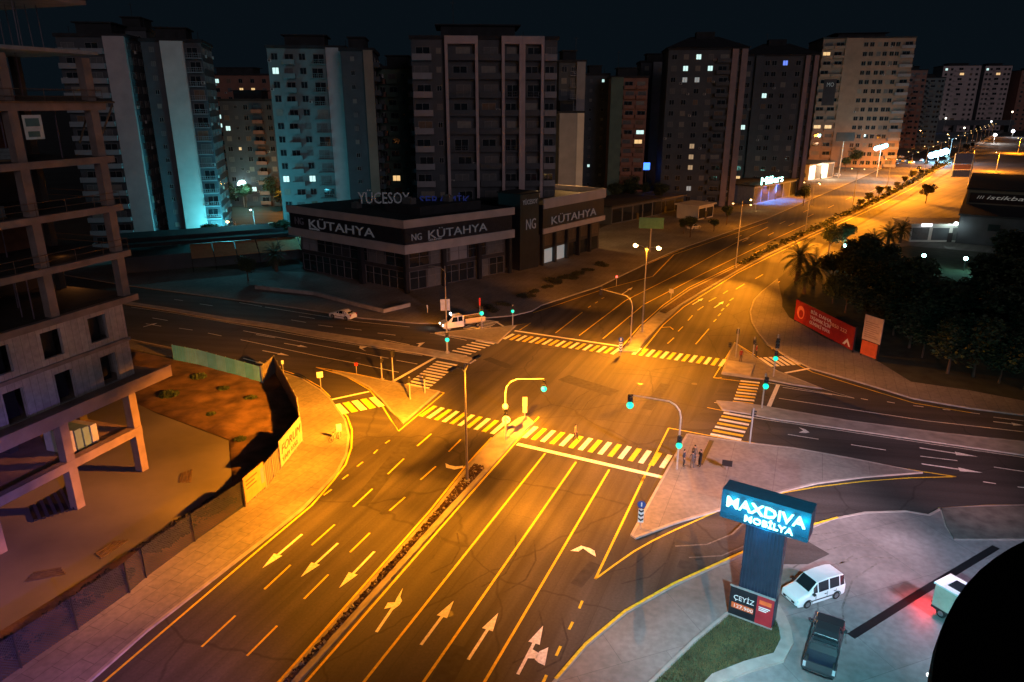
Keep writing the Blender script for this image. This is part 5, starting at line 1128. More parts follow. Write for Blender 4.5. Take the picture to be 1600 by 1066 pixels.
for x in (.1, L-.1): MB().box(x-.06, x+.06, .13, .28, 0, hb).build('post', M_blk, r)
tb = PY(998, 357, 160); r = thing('billboard', 'empty teal-green overhead board on a post, right of the showroom wing', 'billboard', (tb.x, tb.y, 0), R(-8)); te = PY(1036, 357, 160); zt = PY(998, 340, 160).z
MB().box(0, te.x-tb.x, 0, .3, tb.z, zt).build('panel', mat('board_green', (.05, .2, .17), .6), r); MB().tube([((te.x-tb.x)/2, .2, 0), ((te.x-tb.x)/2, .2, tb.z)], .2).build('post', M_pole, r)
tb = PY(1487, 277, 300); te = PY(1514, 277, 300); r = thing('price_sign', 'blue backed sign boxes on a leaning mast by the far service road', 'sign', (tb.x, tb.y, 0)); zt = PY(1487, 266, 300).z; MB().box(0, te.x-tb.x, 0, .6, tb.z, zt).build('lower_box', mat('price_blue', (.05, .08, .2), .5), r); z2 = PY(1487, 257, 300).z; MB().box(0, te.x-tb.x, 0, .6, zt+.3, z2).build('upper_box', mat('price_orange', (.4, .2, .1), .5), r); z3 = PY(1487, 240, 300).z; MB().box(0, te.x-tb.x, 0, .6, z2+.2, z3).build('top_box', mat('price_blue', (.05, .08, .2)), r); MB().tube([(te.x-tb.x+.6, .3, 0), (te.x-tb.x+.6, .3, z3+1)], .3).build('mast', M_pole, r)
hb_ = PY(1306, 221, 330); he = PY(1334, 221, 330); r = thing('billboard', 'dark backed billboard high on a mast before the broad tan tower', 'billboard', (hb_.x, hb_.y, 0)); zt = PY(1306, 207, 330).z; MB().box(0, he.x-hb_.x, 0, .4, hb_.z, zt).build('panel', G2, r); MB().tube([((he.x-hb_.x)*.45, .3, 0), ((he.x-hb_.x)*.45, .3, hb_.z)], .25).build('mast', M_pole, r)
q = PY(1283, 165, 345); r = thing('facade_banner', 'dark vertical banner with pale letters hung on the broad tan tower', 'banner', (q.x, q.y, q.z), R(-10)); q2 = PY(1283, 124, 345); hh = q2.z-q.z; MB().box(0, 5.4, 0, .2, 0, hh).build('sheet', M_sblk, r); text('MO', 'lettering', SW, r, (1.2, -.05, hh*.72), pi/2, 0, 2.6, 3, .02)
# ================================================================== VEHICLES
HL = lit('head_light', (1, .95, .8), 14); TL = mat('tail_light', (.3, .01, .01), .3); HO = mat('head_lamp_off', (.4, .42, .45), .15)
def paint(n_, c): 
    m = mat('paint_'+n_, c, .28, .06, 1); m.node_tree.nodes['Principled BSDF'].inputs['Coat Weight'].default_value = .6; return m
def wheel(r, x, y, rad=.33, wd=.22, nm='wheel'):
    s = 1 if y > 0 else -1; b = MB(); b.tube([(x, y-wd/2, rad), (x, y-wd*.35, rad), (x, y+wd*.35, rad), (x, y+wd/2, rad)], [rad*.92, rad, rad, rad*.92], 18); w_ = b.build(nm, M_rub, r, smooth=False)
    b = MB(); b.tube([(x, y+s*wd*.47, rad), (x, y+s*(wd*.5+.01), rad)], rad*.58, 12); 
    for i in range(5):
        a = 2*pi*i/5; b.box(x+rad*.3*cos(a)-.03, x+rad*.3*cos(a)+.03, y+s*(wd*.5+.012)-.006, y+s*(wd*.5+.012)+.006, rad+rad*.3*sin(a)-.03, rad+rad*.3*sin(a)+.03)
    b.build('rim', mat('rim_alloy', (.3, .3, .31), .3, metal=.7), w_)
def car(kind, pm, label='car', lights=False):
    """local +x is forward; st = (x, z_floor, z_belt, z_roof, w_floor, w_belt, w_roof)"""
    T = {
     'minivan': (4.4, [(2.2,.3,.62,.64,.72,.7,.6), (2.08,.22,.8,.86,.86,.82,.7), (1.55,.2,.92,1.02,.9,.86,.72), (1.12,.2,.98,1.12,.9,.87,.7), (.42,.2,1.0,1.78,.9,.88,.68), (-.6,.2,1.02,1.86,.9,.88,.7), (-1.6,.2,1.03,1.84,.9,.88,.7), (-2.05,.25,1.04,1.76,.88,.86,.66), (-2.2,.3,1.0,1.1,.84,.84,.7)], (3, 4), (4, 7), 1.32, -1.35),
     'sedan': (4.4, [(2.2,.3,.55,.58,.7,.68,.55), (2.05,.2,.7,.76,.86,.8,.68), (1.2,.18,.86,.95,.9,.86,.7), (.85,.18,.9,.98,.9,.86,.7), (.15,.18,.92,1.4,.9,.86,.62), (-.7,.18,.93,1.45,.9,.86,.62), (-1.35,.2,.94,1.22,.88,.84,.62), (-1.7,.22,.93,1.02,.88,.82,.66), (-2.15,.28,.85,.95,.82,.78,.64)], (3, 4), (4, 6), 1.3, -1.3),
     'suv': (4.6, [(2.3,.4,.75,.78,.74,.72,.6), (2.15,.3,.95,1.0,.9,.86,.72), (1.35,.28,1.04,1.13,.94,.9,.76), (1.0,.28,1.06,1.17,.94,.9,.74), (.4,.28,1.08,1.66,.94,.9,.66), (-.6,.28,1.1,1.74,.94,.9,.68), (-1.9,.3,1.1,1.68,.92,.88,.66), (-2.2,.38,1.08,1.3,.88,.86,.7), (-2.3,.42,.9,1.0,.84,.82,.7)], (3, 4), (4, 6), 1.4, -1.4),
    }
    L, st, ws, cab, xf, xr = T[kind]
    r = thing('parked_car', label, 'car'); vs = []
    for (x, z0, zb, zr, w0, w1, w2) in st: vs += [(x, -w0, z0), (x, -w0*1.01, (z0+zb)/2), (x, -w1, zb), (x, -w2, zr), (x, w2, zr), (x, w1, zb), (x, w0*1.01, (z0+zb)/2), (x, w0, z0)]
    fs = []
    for i in range(len(st)-1):
        for k in range(8): a = i*8+k; c = i*8+(k+1) % 8; fs.append((a, c, c+8, a+8))
    fs += [tuple(range(8))[::-1], tuple(range((len(st)-1)*8, len(st)*8))]
    b = MB(); b.add(vs, fs); o = b.build('body', pm, r); 
    for p in o.data.polygons: p.use_smooth = False
    s_ = o.modifiers.new('bevel', 'BEVEL'); s_.width = .05; s_.segments = 3; s_.limit_method = 'ANGLE'; s_.angle_limit = R(18)
    # glass, a hair outside the body
    def S(i): return [Vector(v) for v in vs[i*8:i*8+8]]
    def panel(q, nm='window', inset=.09, out=.014):
        c = sum(q, Vector())/4; n_ = (q[1]-q[0]).cross(q[3]-q[0]).normalized(); 
        if n_.dot(c-Vector((0, 0, .6))) < 0: n_ = -n_
        q2 = [c+(v-c)*(1-inset)+n_*out for v in q]; k = MB(); k.add([tuple(v) for v in q2]+[tuple(v-n_*.02) for v in q2], [(0, 1, 2, 3), (7, 6, 5, 4), (0, 4, 5, 1), (1, 5, 6, 2), (2, 6, 7, 3), (3, 7, 4, 0)]); return k.build(nm, M_gls, r)
    a, c = S(ws[0]), S(ws[1]); panel([a[3], a[4], c[4], c[3]], 'windscreen')
    for i in range(cab[0], cab[1]):
        a, c = S(i), S(i+1)
        for k, l in ((2, 3), (5, 4)): panel([a[k], c[k], c[l], a[l]], 'side_window', .12)
    a, c = S(ws[0]), S(ws[1])
    for k, l in ((2, 3), (5, 4)):
        kk = [a[k].lerp(c[k], .35), c[k], c[l], a[l].lerp(c[l], .45)]; panel(kk, 'side_window', .22)
    i = cab[1]; a, c = S(i), S(i+1); panel([a[3], a[4], c[4], c[3]], 'rear_window')
    for x in (xf, xr):
        for s in (-1, 1):
            wheel(r, x, s*.82, .33 if kind != 'suv' else .38); k = MB(); n = 12; rad = .42 if kind != 'suv' else .47
            k.add([(x+rad*cos(pi*j/n), s*.925, .3+rad*sin(pi*j/n)) for j in range(n+1)]+[(x+(rad-.06)*cos(pi*j/n), s*.925, .3+(rad-.06)*sin(pi*j/n)) for j in range(n+1)], [(j, j+1, j+2+n, j+1+n) if s < 0 else (j+1+n, j+2+n, j+1, j) for j in range(n)]); k.build('wheel_arch', M_dark, r)
    z1 = st[1][2]
    for s in (-1, 1):
        MB().box(st[1][0]-.2, st[1][0]+.06, s*.64-.16, s*.64+.16, z1-.2, z1-.06).build('headlight', HL if lights else HO, r, bev=.02)
        MB().box(st[-1][0]-.03, st[-1][0]+.14, s*.7-.1, s*.7+.1, .72, 1.0).build('tail_light', TL, r, bev=.02)
        MB().box(.55 if kind != 'minivan' else .8, .75 if kind != 'minivan' else 1.0, s*.98-.1, s*.98+.1, st[3][2]+.02, st[3][2]+.18).build('mirror', M_dark if kind == 'minivan' else pm, r, bev=.03)
    MB().box(st[0][0]-.12, st[0][0]+.03, -.55, .55, .38, .55).build('grille', M_dark, r, bev=.02)
    MB().box(st[0][0]-.3, st[0][0]-.02, -.78, .78, .22, .36).build('bumper', M_dark, r, bev=.03)
    MB().box(st[0][0]+.03, st[0][0]+.045, -.26, .26, .42, .53).build('number_plate', SW, r)
    for s in (-1, 1): MB().box(-1.3, 1.0, s*.925-.01, s*.925+.01, .46, .54).build('side_moulding', M_dark, r)
    for s in (-1, 1):
        for x in (.62, -.42, -1.25): MB().box(x-.008, x+.008, s*.915-.01, s*.915+.01, .5, st[4][2]-.05).build('door_seam', M_blk, r)
        for x in (-.25, -1.1): MB().box(x-.09, x+.09, s*.925-.015, s*.925+.015, .8, .84).build('door_handle', M_dark, r)
    return r
PWH = paint('white', (.75, .76, .78)); PBK = paint('charcoal', (.03, .033, .038)); PGY = paint('grey', (.25, .26, .28)); PRD = paint('red', (.3, .03, .03)); PBL = paint('blue', (.05, .08, .2)); PSV = paint('silver', (.5, .5, .5))
def head2(p1, p2): a = P(*p1); c = P(*p2); return math.atan2(c.y-a.y, c.x-a.x)
van = car('minivan', PWH); van.name = 'minivan'; place(van, tuple(P(1268, 934)+Vector((0, 0, .13))), head2((1300, 925), (1238, 945)), 'white minivan parked on the forecourt right of the pylon', None, .94); van['category'] = 'van'
# dark pickup
def pickup(pm):
    r = thing('pickup_truck', 'dark double cab pickup parked with its open bed towards the camera side', 'pickup truck')
    b = MB(); b.box(-2.6, -.75, -.93, -.85, .5, 1.15); b.box(-2.6, -.75, .85, .93, .5, 1.15); b.box(-2.68, -2.6, -.93, .93, .5, 1.15); b.box(-.83, -.75, -.85, .85, .5, 1.15); b.build('bed', pm, r, bev=.03)
    MB().box(-2.6, -.83, -.85, .85, .5, .6).build('bed_floor', mat('bed_liner', (.01, .015, .03), .4), r)
    st = [(2.65,.45,.8,.84,.8,.78,.66),(2.5,.35,1.0,1.08,.93,.9,.78),(1.65,.35,1.12,1.2,.95,.92,.8),(1.35,.35,1.14,1.24,.95,.92,.78),(.75,.35,1.15,1.74,.95,.92,.7),(-.1,.35,1.16,1.8,.95,.92,.7),(-.6,.35,1.16,1.74,.95,.92,.7),(-.74,.35,1.16,1.25,.95,.92,.78)]
    vs = []; fs = []
    for (x, z0, zb, zr, w0, w1, w2) in st: vs += [(x, -w0, z0), (x, -w1, zb), (x, -w2, zr), (x, w2, zr), (x, w1, zb), (x, w0, z0)]
    for i in range(len(st)-1):
        for k in range(6): a = i*6+k; c = i*6+(k+1) % 6; fs.append((a, c, c+6, a+6))
    fs += [tuple(range(6))[::-1], tuple(range(42, 48))]; MB().add(vs, fs).build('cab', pm, r, bev=.05)
    V = [Vector(v) for v in vs]
    def pan(q, nm):
        c = sum(q, Vector())/4; n_ = (q[1]-q[0]).cross(q[3]-q[0]).normalized(); n_ = n_ if n_.dot(c-Vector((0, 0, 1))) > 0 else -n_; q2 = [c+(v-c)*.86+n_*.014 for v in q]; MB().add([tuple(v) for v in q2]+[tuple(v-n_*.02) for v in q2], [(0, 1, 2, 3), (7, 6, 5, 4), (0, 4, 5, 1), (1, 5, 6, 2), (2, 6, 7, 3), (3, 7, 4, 0)]).build(nm, M_gls, r)
    pan([V[20], V[21], V[27], V[26]], 'windscreen'); pan([V[38], V[39], V[45], V[44]], 'rear_window')
    for a_, b_ in ((25, 26), (28, 27)):
        for j in (0, 6): pan([V[a_+j], V[a_+6+j], V[b_+6+j], V[b_+j]], 'side_window')
    for x in (1.75, -1.75):
        for s in (-1, 1): wheel(r, x, s*.83, .4, .26)
    for s in (-1, 1):
        MB().box(-2.71, -2.62, s*.84-.09, s*.84+.09, .7, 1.08).build('tail_light', HO, r, bev=.02); MB().box(2.4, 2.62, s*.68-.16, s*.68+.16, .84, 1.0).build('headlight', HO, r, bev=.02); MB().box(1.0, 1.2, s*1.02-.1, s*1.02+.1, 1.16, 1.36).build('mirror', pm, r, bev=.03)
    MB().tube([(-2.75, -.85, .5), (-2.82, -.5, .5), (-2.82, .5, .5), (-2.75, .85, .5)], .06).build('rear_bumper', mat('chrome', (.6, .6, .62), .15, metal=1), r)
    MB().box(2.66, 2.72, -.6, .6, .55, .85).build('grille', mat('chrome', (.6, .6, .62)), r, bev=.02)
    b = MB(); b.tube([(-.95, -.8, 1.15), (-.95, -.75, 1.78), (-.95, .75, 1.78), (-.95, .8, 1.15)], .04); b.build('roll_bar', mat('chrome', (.6, .6, .62)), r)
    return r
pk_ = pickup(PBK); place(pk_, tuple(P(1286, 1022)+Vector((0, 0, .13))), head2((1278, 1052), (1294, 985)), 'dark double cab pickup parked below the white minivan', None, .95)
# white box trailer / van, half under the round roof
bt = thing('box_truck', 'white box truck with a dark roof panel, half hidden by the black round roof', 'truck'); 
MB().box(-2.2, 2.2, -1.0, 1.0, .75, 2.7).build('box', mat('box_cream', (.5, .42, .34), .6), bt, bev=.04); MB().box(-2.3, 2.3, -1.1, 1.1, 2.7, 2.85).build('roof', mat('box_white', (.7, .75, .75), .5), bt, bev=.02); MB().box(-1.5, 1.9, -.6, .6, 2.853, 2.9).build('roof_panel', M_gls, bt)
MB().box(-2.25, 3.9, -.95, .95, .5, .74).build('chassis', M_dark, bt); MB().box(2.3, 3.9, -.95, .95, .75, 2.2).build('cab', PWH, bt, bev=.15); MB().box(3.6, 3.93, -.8, .8, 1.35, 2.0).build('windscreen', M_gls, bt)
for x in (-1.4, 3.1):
    for s in (-1, 1): wheel(bt, x, s*.85, .38)
for s in (-1, 1): MB().box(-2.29, -2.2, s*.8-.1, s*.8+.1, .8, 1.05).build('tail_light', TL, bt)
place(bt, tuple(P(1506, 978)+Vector((0, 0, .13))), head2((1455, 960), (1520, 1000)), bt['label'], None, .82)
tl_ = P(1447, 948); light('tail_glow', 'POINT', (tl_.x, tl_.y, 1.1), 300, (1, .02, .03), None, .12)
# crew cab flatbed with tall sides, driving
ft = thing('flatbed_truck', 'white crew cab truck with cream side boards crossing into the west street, headlights on', 'truck')
st = [(3.3,.5,1.0,1.04,.85,.82,.7),(3.1,.45,1.2,1.3,.95,.9,.78),(2.5,.45,1.3,1.45,.97,.94,.78),(1.75,.45,1.32,2.1,.97,.94,.75),(.2,.45,1.32,2.15,.97,.94,.76),(0,.45,1.32,2.05,.97,.94,.76)]
vs = []; fs = []
for (x, z0, zb, zr, w0, w1, w2) in st: vs += [(x, -w0, z0), (x, -w1, zb), (x, -w2, zr), (x, w2, zr), (x, w1, zb), (x, w0, z0)]
for i in range(len(st)-1):
    for k in range(6): a = i*6+k; c = i*6+(k+1) % 6; fs.append((a, c, c+6, a+6))
fs += [tuple(range(6))[::-1], tuple(range(30, 36))]; MB().add(vs, fs).build('cab', PWH, ft, bev=.05)
for s in (-1, 1):
    for x0, x1 in ((1.05, 1.75), (.25, .95)): k = MB(); k.add([(x0, s*.955, 1.35), (x1+(.3 if x1 > 1.5 else 0), s*.955, 1.35), (x1-.05, s*.8, 2.0), (x0, s*.8, 2.0)], [(0, 1, 2, 3)]); k.build('side_window', M_gls, ft)
    MB().box(3.1, 3.34, s*.66-.15, s*.66+.15, .85, 1.05).build('headlight', HL, ft, bev=.02); MB().box(-3.4, .0-.1, s*.98-.03, s*.98+.03, .95, 1.6).build('side_board', mat('board_cream', (.45, .36, .25), .7), ft)
k = MB(); k.add([(2.46, -.74, 1.49), (2.46, .74, 1.49), (1.8, .7, 2.1), (1.8, -.7, 2.1)], [(0, 1, 2, 3)]); k.build('windscreen', M_gls, ft)
MB().box(-3.4, -.1, -1, 1, .8, .94).build('bed', mat('bed_cream', (.3, .26, .22), .7), ft); MB().box(-3.3, -.3, -.9, .9, .945, 1.5).build('load', mat('load_cover', (.16, .13, .1), .9), ft); MB().box(-3.3, 3.0, -.4, .4, .5, .79).build('chassis', M_dark, ft)
for x in (2.4, -2.2):
    for s in (-1, 1): wheel(ft, x, s*.82, .36)
MB().sphere((1.6, -.6, 2.3), .14).build('roof_lamp', HL, ft)
place(ft, tuple(P(722, 512)), head2((735, 509), (700, 514)), ft['label'])
hq = P(692, 512); light('headlamp', 'SPOT', (hq.x, hq.y, 1), 250, (1, .85, .6), None, .1, (hq.x-8, hq.y-1, 0), 70)
wc = car('sedan', PWH); place(wc, tuple(P(536, 497)), head2((555, 499), (518, 493)), 'white car driving alone on the dark west street in front of the showroom', 'cars on the west street')
for k, (x, y, p1, p2, knd, pm, lb) in enumerate([(334, 410, (325,412), (347,405), 'suv', PSV, 'silver car parked left of the orange lamp post'), (375, 404, (364,406), (388,400), 'sedan', PGY, 'grey car parked right under the orange lamp post'), (743, 431, (735,432), (752,430), 'suv', PWH, 'white car half inside the showroom porch'),
        (1084, 358, (1074,360), (1094,356), 'sedan', PSV, 'silver car parked beside the small trees near the warm kiosk'), (1308, 276, (1300,277), (1316,274), 'sedan', PWH, 'white car parked by the white gabled canopy')]):
    place(car(knd, pm), tuple(P(x, y)), head2(p1, p2), lb, 'cars parked near the side streets')
# parking rows: far cars
cA = car('sedan', PSV); cB = car('suv', PWH); cC = car('sedan', PBK)
pos = [(358,372),(372,368),(388,372),(405,376),(420,380),(402,364),(418,366),(436,369),(452,372),(468,374),(432,358),(448,360),(464,362),(480,364),(384,360),(456,352),(474,354)]
ln = ['first', 'second', 'third', 'fourth', 'fifth', 'sixth', 'seventh', 'eighth', 'ninth', 'tenth', 'eleventh', 'twelfth', 'thirteenth', 'fourteenth', 'fifteenth', 'sixteenth', 'seventeenth', 'eighteenth', 'nineteenth', 'twentieth', 'twenty-first', 'twenty-second', 'twenty-third', 'twenty-fourth', 'twenty-fifth', 'twenty-sixth', 'twenty-seventh', 'twenty-eighth', 'twenty-ninth', 'thirtieth', 'thirty-first', 'thirty-second', 'thirty-third', 'thirty-fourth', 'thirty-fifth', 'thirty-sixth', 'thirty-seventh', 'thirty-eighth', 'thirty-ninth', 'fortieth']
kn = ['silver saloon', 'white car', 'black saloon']
protos = [cA, cB, cC]; used = set()
def drop(i, loc, rz, label, grp):
    k = i % 3; o = protos[k] if k not in used else dup(protos[k]); used.add(k); place(o, loc, rz, label, grp)
for i, (x, y) in enumerate(pos): drop(i, tuple(P(x, y)+Vector((0, 0, .03))), R(20+(i % 2)*4), '%s, %s from the left in the cyan-lit car park' % (kn[i % 3], ln[sorted(pos).index((x, y))]), 'cars in the cyan-lit car park')
pos = [(1352,254),(1364,250),(1376,256),(1388,252),(1400,257),(1412,253),(1424,256),(1372,246),(1392,245),(1408,247),(1424,249),(1440,252)]
for i, (x, y) in enumerate(pos): drop(i+1, tuple(P(x, y)), R(35+(i % 3)*8), '%s, %s from the left in the lot below the tan tower' % (kn[(i+1) % 3], ln[sorted(pos).index((x, y))]), 'cars in the lot below the tan tower')
dc = car('sedan', PBK, lights=True)
for i, (x, y, lb) in enumerate(((1448, 256, 'nearest of the oncoming cars with headlights on, far along the boulevard'), (1436, 264, 'oncoming car with headlights on beside the far median'), (1492, 232, 'oncoming car with headlights on beyond the bright mast'), (1520, 221, 'most distant oncoming car with headlights on'))):
    o = dc if i == 0 else dup(dc); place(o, tuple(P(x, y)), R(232), lb, 'oncoming cars far along the boulevard')
# ================================================================== PEOPLE
SKN = mat('skin', (.35, .2, .13), .6); HAIR = mat('hair', (.02, .015, .012), .8)
CL = {'black': mat('cloth_black', (.015, .015, .018), .9), 'navy': mat('cloth_navy', (.02, .025, .05), .9), 'grey': mat('cloth_grey', (.08, .08, .085), .9), 'red': mat('cloth_red', (.28, .03, .02), .9), 'brown': mat('cloth_brown', (.12, .07, .04), .9), 'orange': mat('cloth_orange', (.5, .2, .06), .9)}
def person(label, base, rz, top, legs, arms='down', stride=.0, hgt=1.76, z=.13):
    V = []; E = []; RR = []
    def v(x, y, zz, r, par=None):
        V.append((x, y, zz)); RR.append(r)
        if par is not None: E.append((par, len(V)-1))
        return len(V)-1
    pel = v(0, 0, .95, .135); wa = v(0, .01, 1.1, .125, pel); ch = v(0, .01, 1.3, .155, wa); sh_ = v(0, .01, 1.44, .11, ch); nk = v(0, -.0, 1.52, .055, sh_); hd = v(0, -.015, 1.62, .088, nk); hd2 = v(0, -.01, 1.70, .075, hd)
    for s in (-1, 1):
        f = s*stride; hp = v(s*.09, 0, .9, .1, pel); kn_ = v(s*.11, -.04-f*.5, .5, .068, hp); an = v(s*.12, .02-f*1.05, .09, .042, kn_); to = v(s*.13, -.17-f*1.05, .04, .036, an)
        sd = v(s*.19, .01, 1.43, .06, sh_)
        if arms == 'down': el = v(s*.25, .03, 1.14, .044, sd); wr = v(s*.26, -.06, .9, .027, el); pm_ = v(s*.26, -.08, .83, .03, wr); dz = Vector((0, -.02, -.08))
        elif arms == 'pocket': el = v(s*.29, .07, 1.16, .046, sd); wr = v(s*.2, -.06, 1.0, .03, el); pm_ = v(s*.17, -.1, .95, .03, wr); dz = Vector((-s*.02, -.02, -.075))
        else: el = v(s*.26, -.0, 1.16, .044, sd); wr = v(s*.1, -.2, 1.22, .028, el); pm_ = v(s*.05, -.24, 1.25, .03, wr); dz = Vector((-s*.05, -.05, .02))
        p0 = Vector(V[pm_])
        for k in range(4):
            o_ = (k-1.5)*.019; L_ = (.8, 1, .95, .75)[k]; a_ = v(*(p0+Vector((0, o_, 0))+dz*.5*L_), .0095, pm_); v(*(p0+Vector((-s*.008, o_, 0))+dz*1.0*L_), .008, a_)
        a_ = v(*(p0+Vector((-s*.02, -.035, .01))), .011, pm_); v(*(p0+Vector((-s*.03, -.055, -.02))), .009, a_)
    me = bpy.data.meshes.new('body'); me.from_pydata(V, E, []); t = bpy.data.objects.new('t', me); col.objects.link(t)
    sm = t.modifiers.new('s', 'SKIN'); 
    for i, q in enumerate(me.skin_vertices[0].data): q.radius = (RR[i], RR[i]*(.78 if i in (1, 2, 3) else 1)); q.use_root = (i == 0)
    su = t.modifiers.new('u', 'SUBSURF'); su.levels = 1; su.render_levels = 1
    dg = bpy.context.evaluated_depsgraph_get(); m2 = bpy.data.meshes.new_from_object(t.evaluated_get(dg)); bpy.data.objects.remove(t)
    m2.materials.clear()
    for m in (CL[top], CL[legs], SKN, M_rub): m2.materials.append(m)
    for p in m2.polygons:
        c = p.center; p.use_smooth = True
        hand = any((c-Vector(V[i])).length < .1 for i in range(len(V)) if RR[i] in (.0095, .011, .008))
        p.material_index = 2 if (c.z > 1.5 or hand) else (3 if c.z < .1 else (1 if c.z < .93 and abs(c.x) < .235 else 0))
    p_ = P(*base, z); r = thing('person', label, 'person', tuple(p_), rz, 'people standing near the crossing'); sc_ = hgt/1.78; r.scale = (sc_,)*3
    ob('body', m2, r)
    b = MB(); b.sphere((0, .012, 1.7), .098, 10, 6, 1.05); h = b.build('hair', HAIR, r, smooth=True)
    for q in h.data.vertices:
        if q.co.y < -.03 and q.co.z < 1.72: q.co.y = -.03
    for s in (-1, 1): MB().sphere((s*.03, -.098, 1.645), .011, 6, 4).build('eye', HAIR, r); MB().sphere((s*.09, 0, 1.63), .022, 6, 4, 1.4).build('ear', SKN, r)
    MB().add([(-.012, -.09, 1.6), (.012, -.09, 1.6), (0, -.125, 1.605), (0, -.09, 1.655)], [(0, 1, 2), (1, 3, 2), (3, 0, 2)]).build('nose', SKN, r); MB().box(-.025, .025, -.1, -.09, 1.572, 1.58).build('mouth', mat('lips', (.25, .08, .07), .6), r)
    return r
person('person in a dark jacket standing apart on the left of the group of four', (1068, 729), R(60), 'navy', 'black', 'pocket')
person('person in dark clothes at the back of the group of four', (1084, 722), R(-40), 'grey', 'black', 'down')
person('person in a grey top at the front of the group of four', (1081, 732), R(170), 'grey', 'grey', 'pocket')
person('person in a black jacket with hands together, right of the group of four', (1093, 729), R(-70), 'black', 'black', 'front')
person('person in reddish brown clothes standing by the crossing on the north-east island', (1157, 565), R(10), 'red', 'brown', 'down')
person('person seen small in red behind the north-east island', (1181, 557), R(60), 'red', 'black', 'pocket', hgt=1.7)
person('person in light orange top walking across the near crossing', (899, 688), R(70), 'orange', 'black', 'down', .22, z=0)
# ================================================================== TREES AND PLANTS
def crown(n, blobs, s0, s1, seed, squash=1):
    q = random.Random(seed); b = MB(); 
    for i in range(n):
        c, rr_ = blobs[q.randrange(len(blobs))]; d = Vector((q.gauss(0, 1), q.gauss(0, 1), q.gauss(0, 1))).normalized()*rr_*(q.random()**.38); d.z *= squash; p_ = Vector(c)+d
        s = s0+(s1-s0)*q.random(); X = Matrix.Translation(p_) @ Matrix.Rotation(q.random()*6.28, 4, 'Z') @ Matrix.Rotation(q.random()*3.14, 4, 'X'); b.X = X; b.mi = q.randrange(2)
        b.add([(-s, -s*.45, 0), (s*.2, -s*.6, s*.15), (s, 0, 0), (s*.2, s*.6, s*.15)], [(0, 1, 2, 3)])
    return b
def tree(seed, h=7, cr=2.6, n=2600, leaf=(.1, .24), mats=None, name='tree', squash=.8):
    q = random.Random(seed); r = thing(name, 'x', 'tree'); b = MB(); b.tube([(0, 0, 0), (.05, 0, h*.3), (-.05, .05, h*.62)], [h*.03, h*.022, h*.012], 7); bl = []
    for i in range(7):
        a = i*2.4+q.random(); e = Vector((cos(a)*cr*.62*q.random()**.5, sin(a)*cr*.62*q.random()**.5, h*(.55+.35*q.random()))); b.tube([(0, 0, h*.35), tuple(e*.6+Vector((0, 0, h*.17))), tuple(e)], [h*.012, h*.008, h*.003], 5); bl.append((tuple(e), cr*(.34+.22*q.random())))
    bl.append(((0, 0, h*.78), cr*.6)); b.build('trunk', M_bark, r); crown(n, bl, leaf[0], leaf[1], seed, squash).build('crown', mats or [M_leafd, M_leaf], r); return r
def palm(seed, h=6):
    q = random.Random(seed); r = thing('palm_tree', 'x', 'tree'); b = MB(); b.tube([(0, 0, 0), (.08, 0, h*.5), (.0, .05, h)], [.34, .26, .24], 9)
    for i in range(12): b.tube([(.07*i/12, 0, h*i/12), (.07*i/12, 0, h*i/12+.09)], [.35-.005*i, .3], 9)
    b.build('trunk', M_bark, r); f = MB()
    for i in range(34):
        a = i*2.399; el = R(70-i*3.4+q.random()*10); L_ = 2.5+q.random()*.5; pts = []; p_ = Vector((0, 0, h)); d = Vector((cos(a)*cos(el), sin(a)*cos(el), sin(el)))
        for k in range(9): pts.append(p_.copy()); p_ += d*L_/8; d = (d+Vector((0, 0, -.11-.02*k))).normalized()
        f.tube([tuple(x) for x in pts], [.035-.0035*k for k in range(9)], 3)
        for k in range(2, 9):
            t = (pts[k]-pts[k-1]).normalized(); sd_ = t.cross(Vector((0, 0, 1))).normalized(); up = sd_.cross(t)
            for m_ in (0, .5):
                o = pts[k-1].lerp(pts[k], m_)
                for s in (-1, 1):
                    ll = .62*(1-abs(k-5)/8); e = o+sd_*s*ll+t*ll*.55-Vector((0, 0, ll*.35)); f.mi = (k+i) % 2; f.add([tuple(o-t*.05), tuple(o+t*.07), tuple(e)], [(0, 1, 2)] if s > 0 else [(1, 0, 2)])
    f.build('crown', [M_leafd, M_leaf], r); return r
pp = [palm(1, 3.2), palm(2, 2.7)]
for i, (x, y, s, lb) in enumerate([(1245, 440, 1.5, 'big palm nearest the boulevard, at the left of the dark garden'), (1270, 447, 1.3, 'palm right of the big leftmost palm'), (1256, 460, 1.0, 'short palm low between the two leftmost palms'), (1362, 398, 1.1, 'palm in the middle of the dark garden edge'), (1385, 392, 1.2, 'palm left of the white-lit canopy'), (1406, 380, 1.15, 'palm right beside the pole of the white-lit canopy'), (1340, 420, .9, 'low palm behind the round trees')]):
    o = pp[i] if i < 2 else dup(pp[i % 2]); place(o, tuple(P(x, y)+Vector((0, 0, .1))), i*1.3, lb, 'palms along the dark garden', s)
o = dup(pp[0]); place(o, tuple(P(432, 425)), 1, 'bushy palm at the left end of the black showroom', 'palms along the dark garden', 1.1)
t1, t2, t3 = tree(11), tree(12, 6, 2.8, 2600), tree(13, 5, 2.2, 2200)
t4, t5 = tree(14, 5.5, 3.2, 4200, (.1, .26), squash=1.0), tree(15, 4.6, 3.0, 4200, (.1, .24), squash=1.0)
tp = [t1, t2, t3, t4, t5]; ut = set()
def plant(k, x, y, s, lb, g_, zz=.1):
    o = tp[k] if k not in ut else dup(tp[k]); ut.add(k); return place(o, tuple(P(x, y)+Vector((0, 0, zz))), x % 6, lb, g_, s)
plant(1, 1294, 400, 1.15, 'round leafy tree left of a pair above the palms', 'garden trees'); plant(0, 1318, 396, 1.0, 'round leafy tree right of a pair above the palms', 'garden trees')
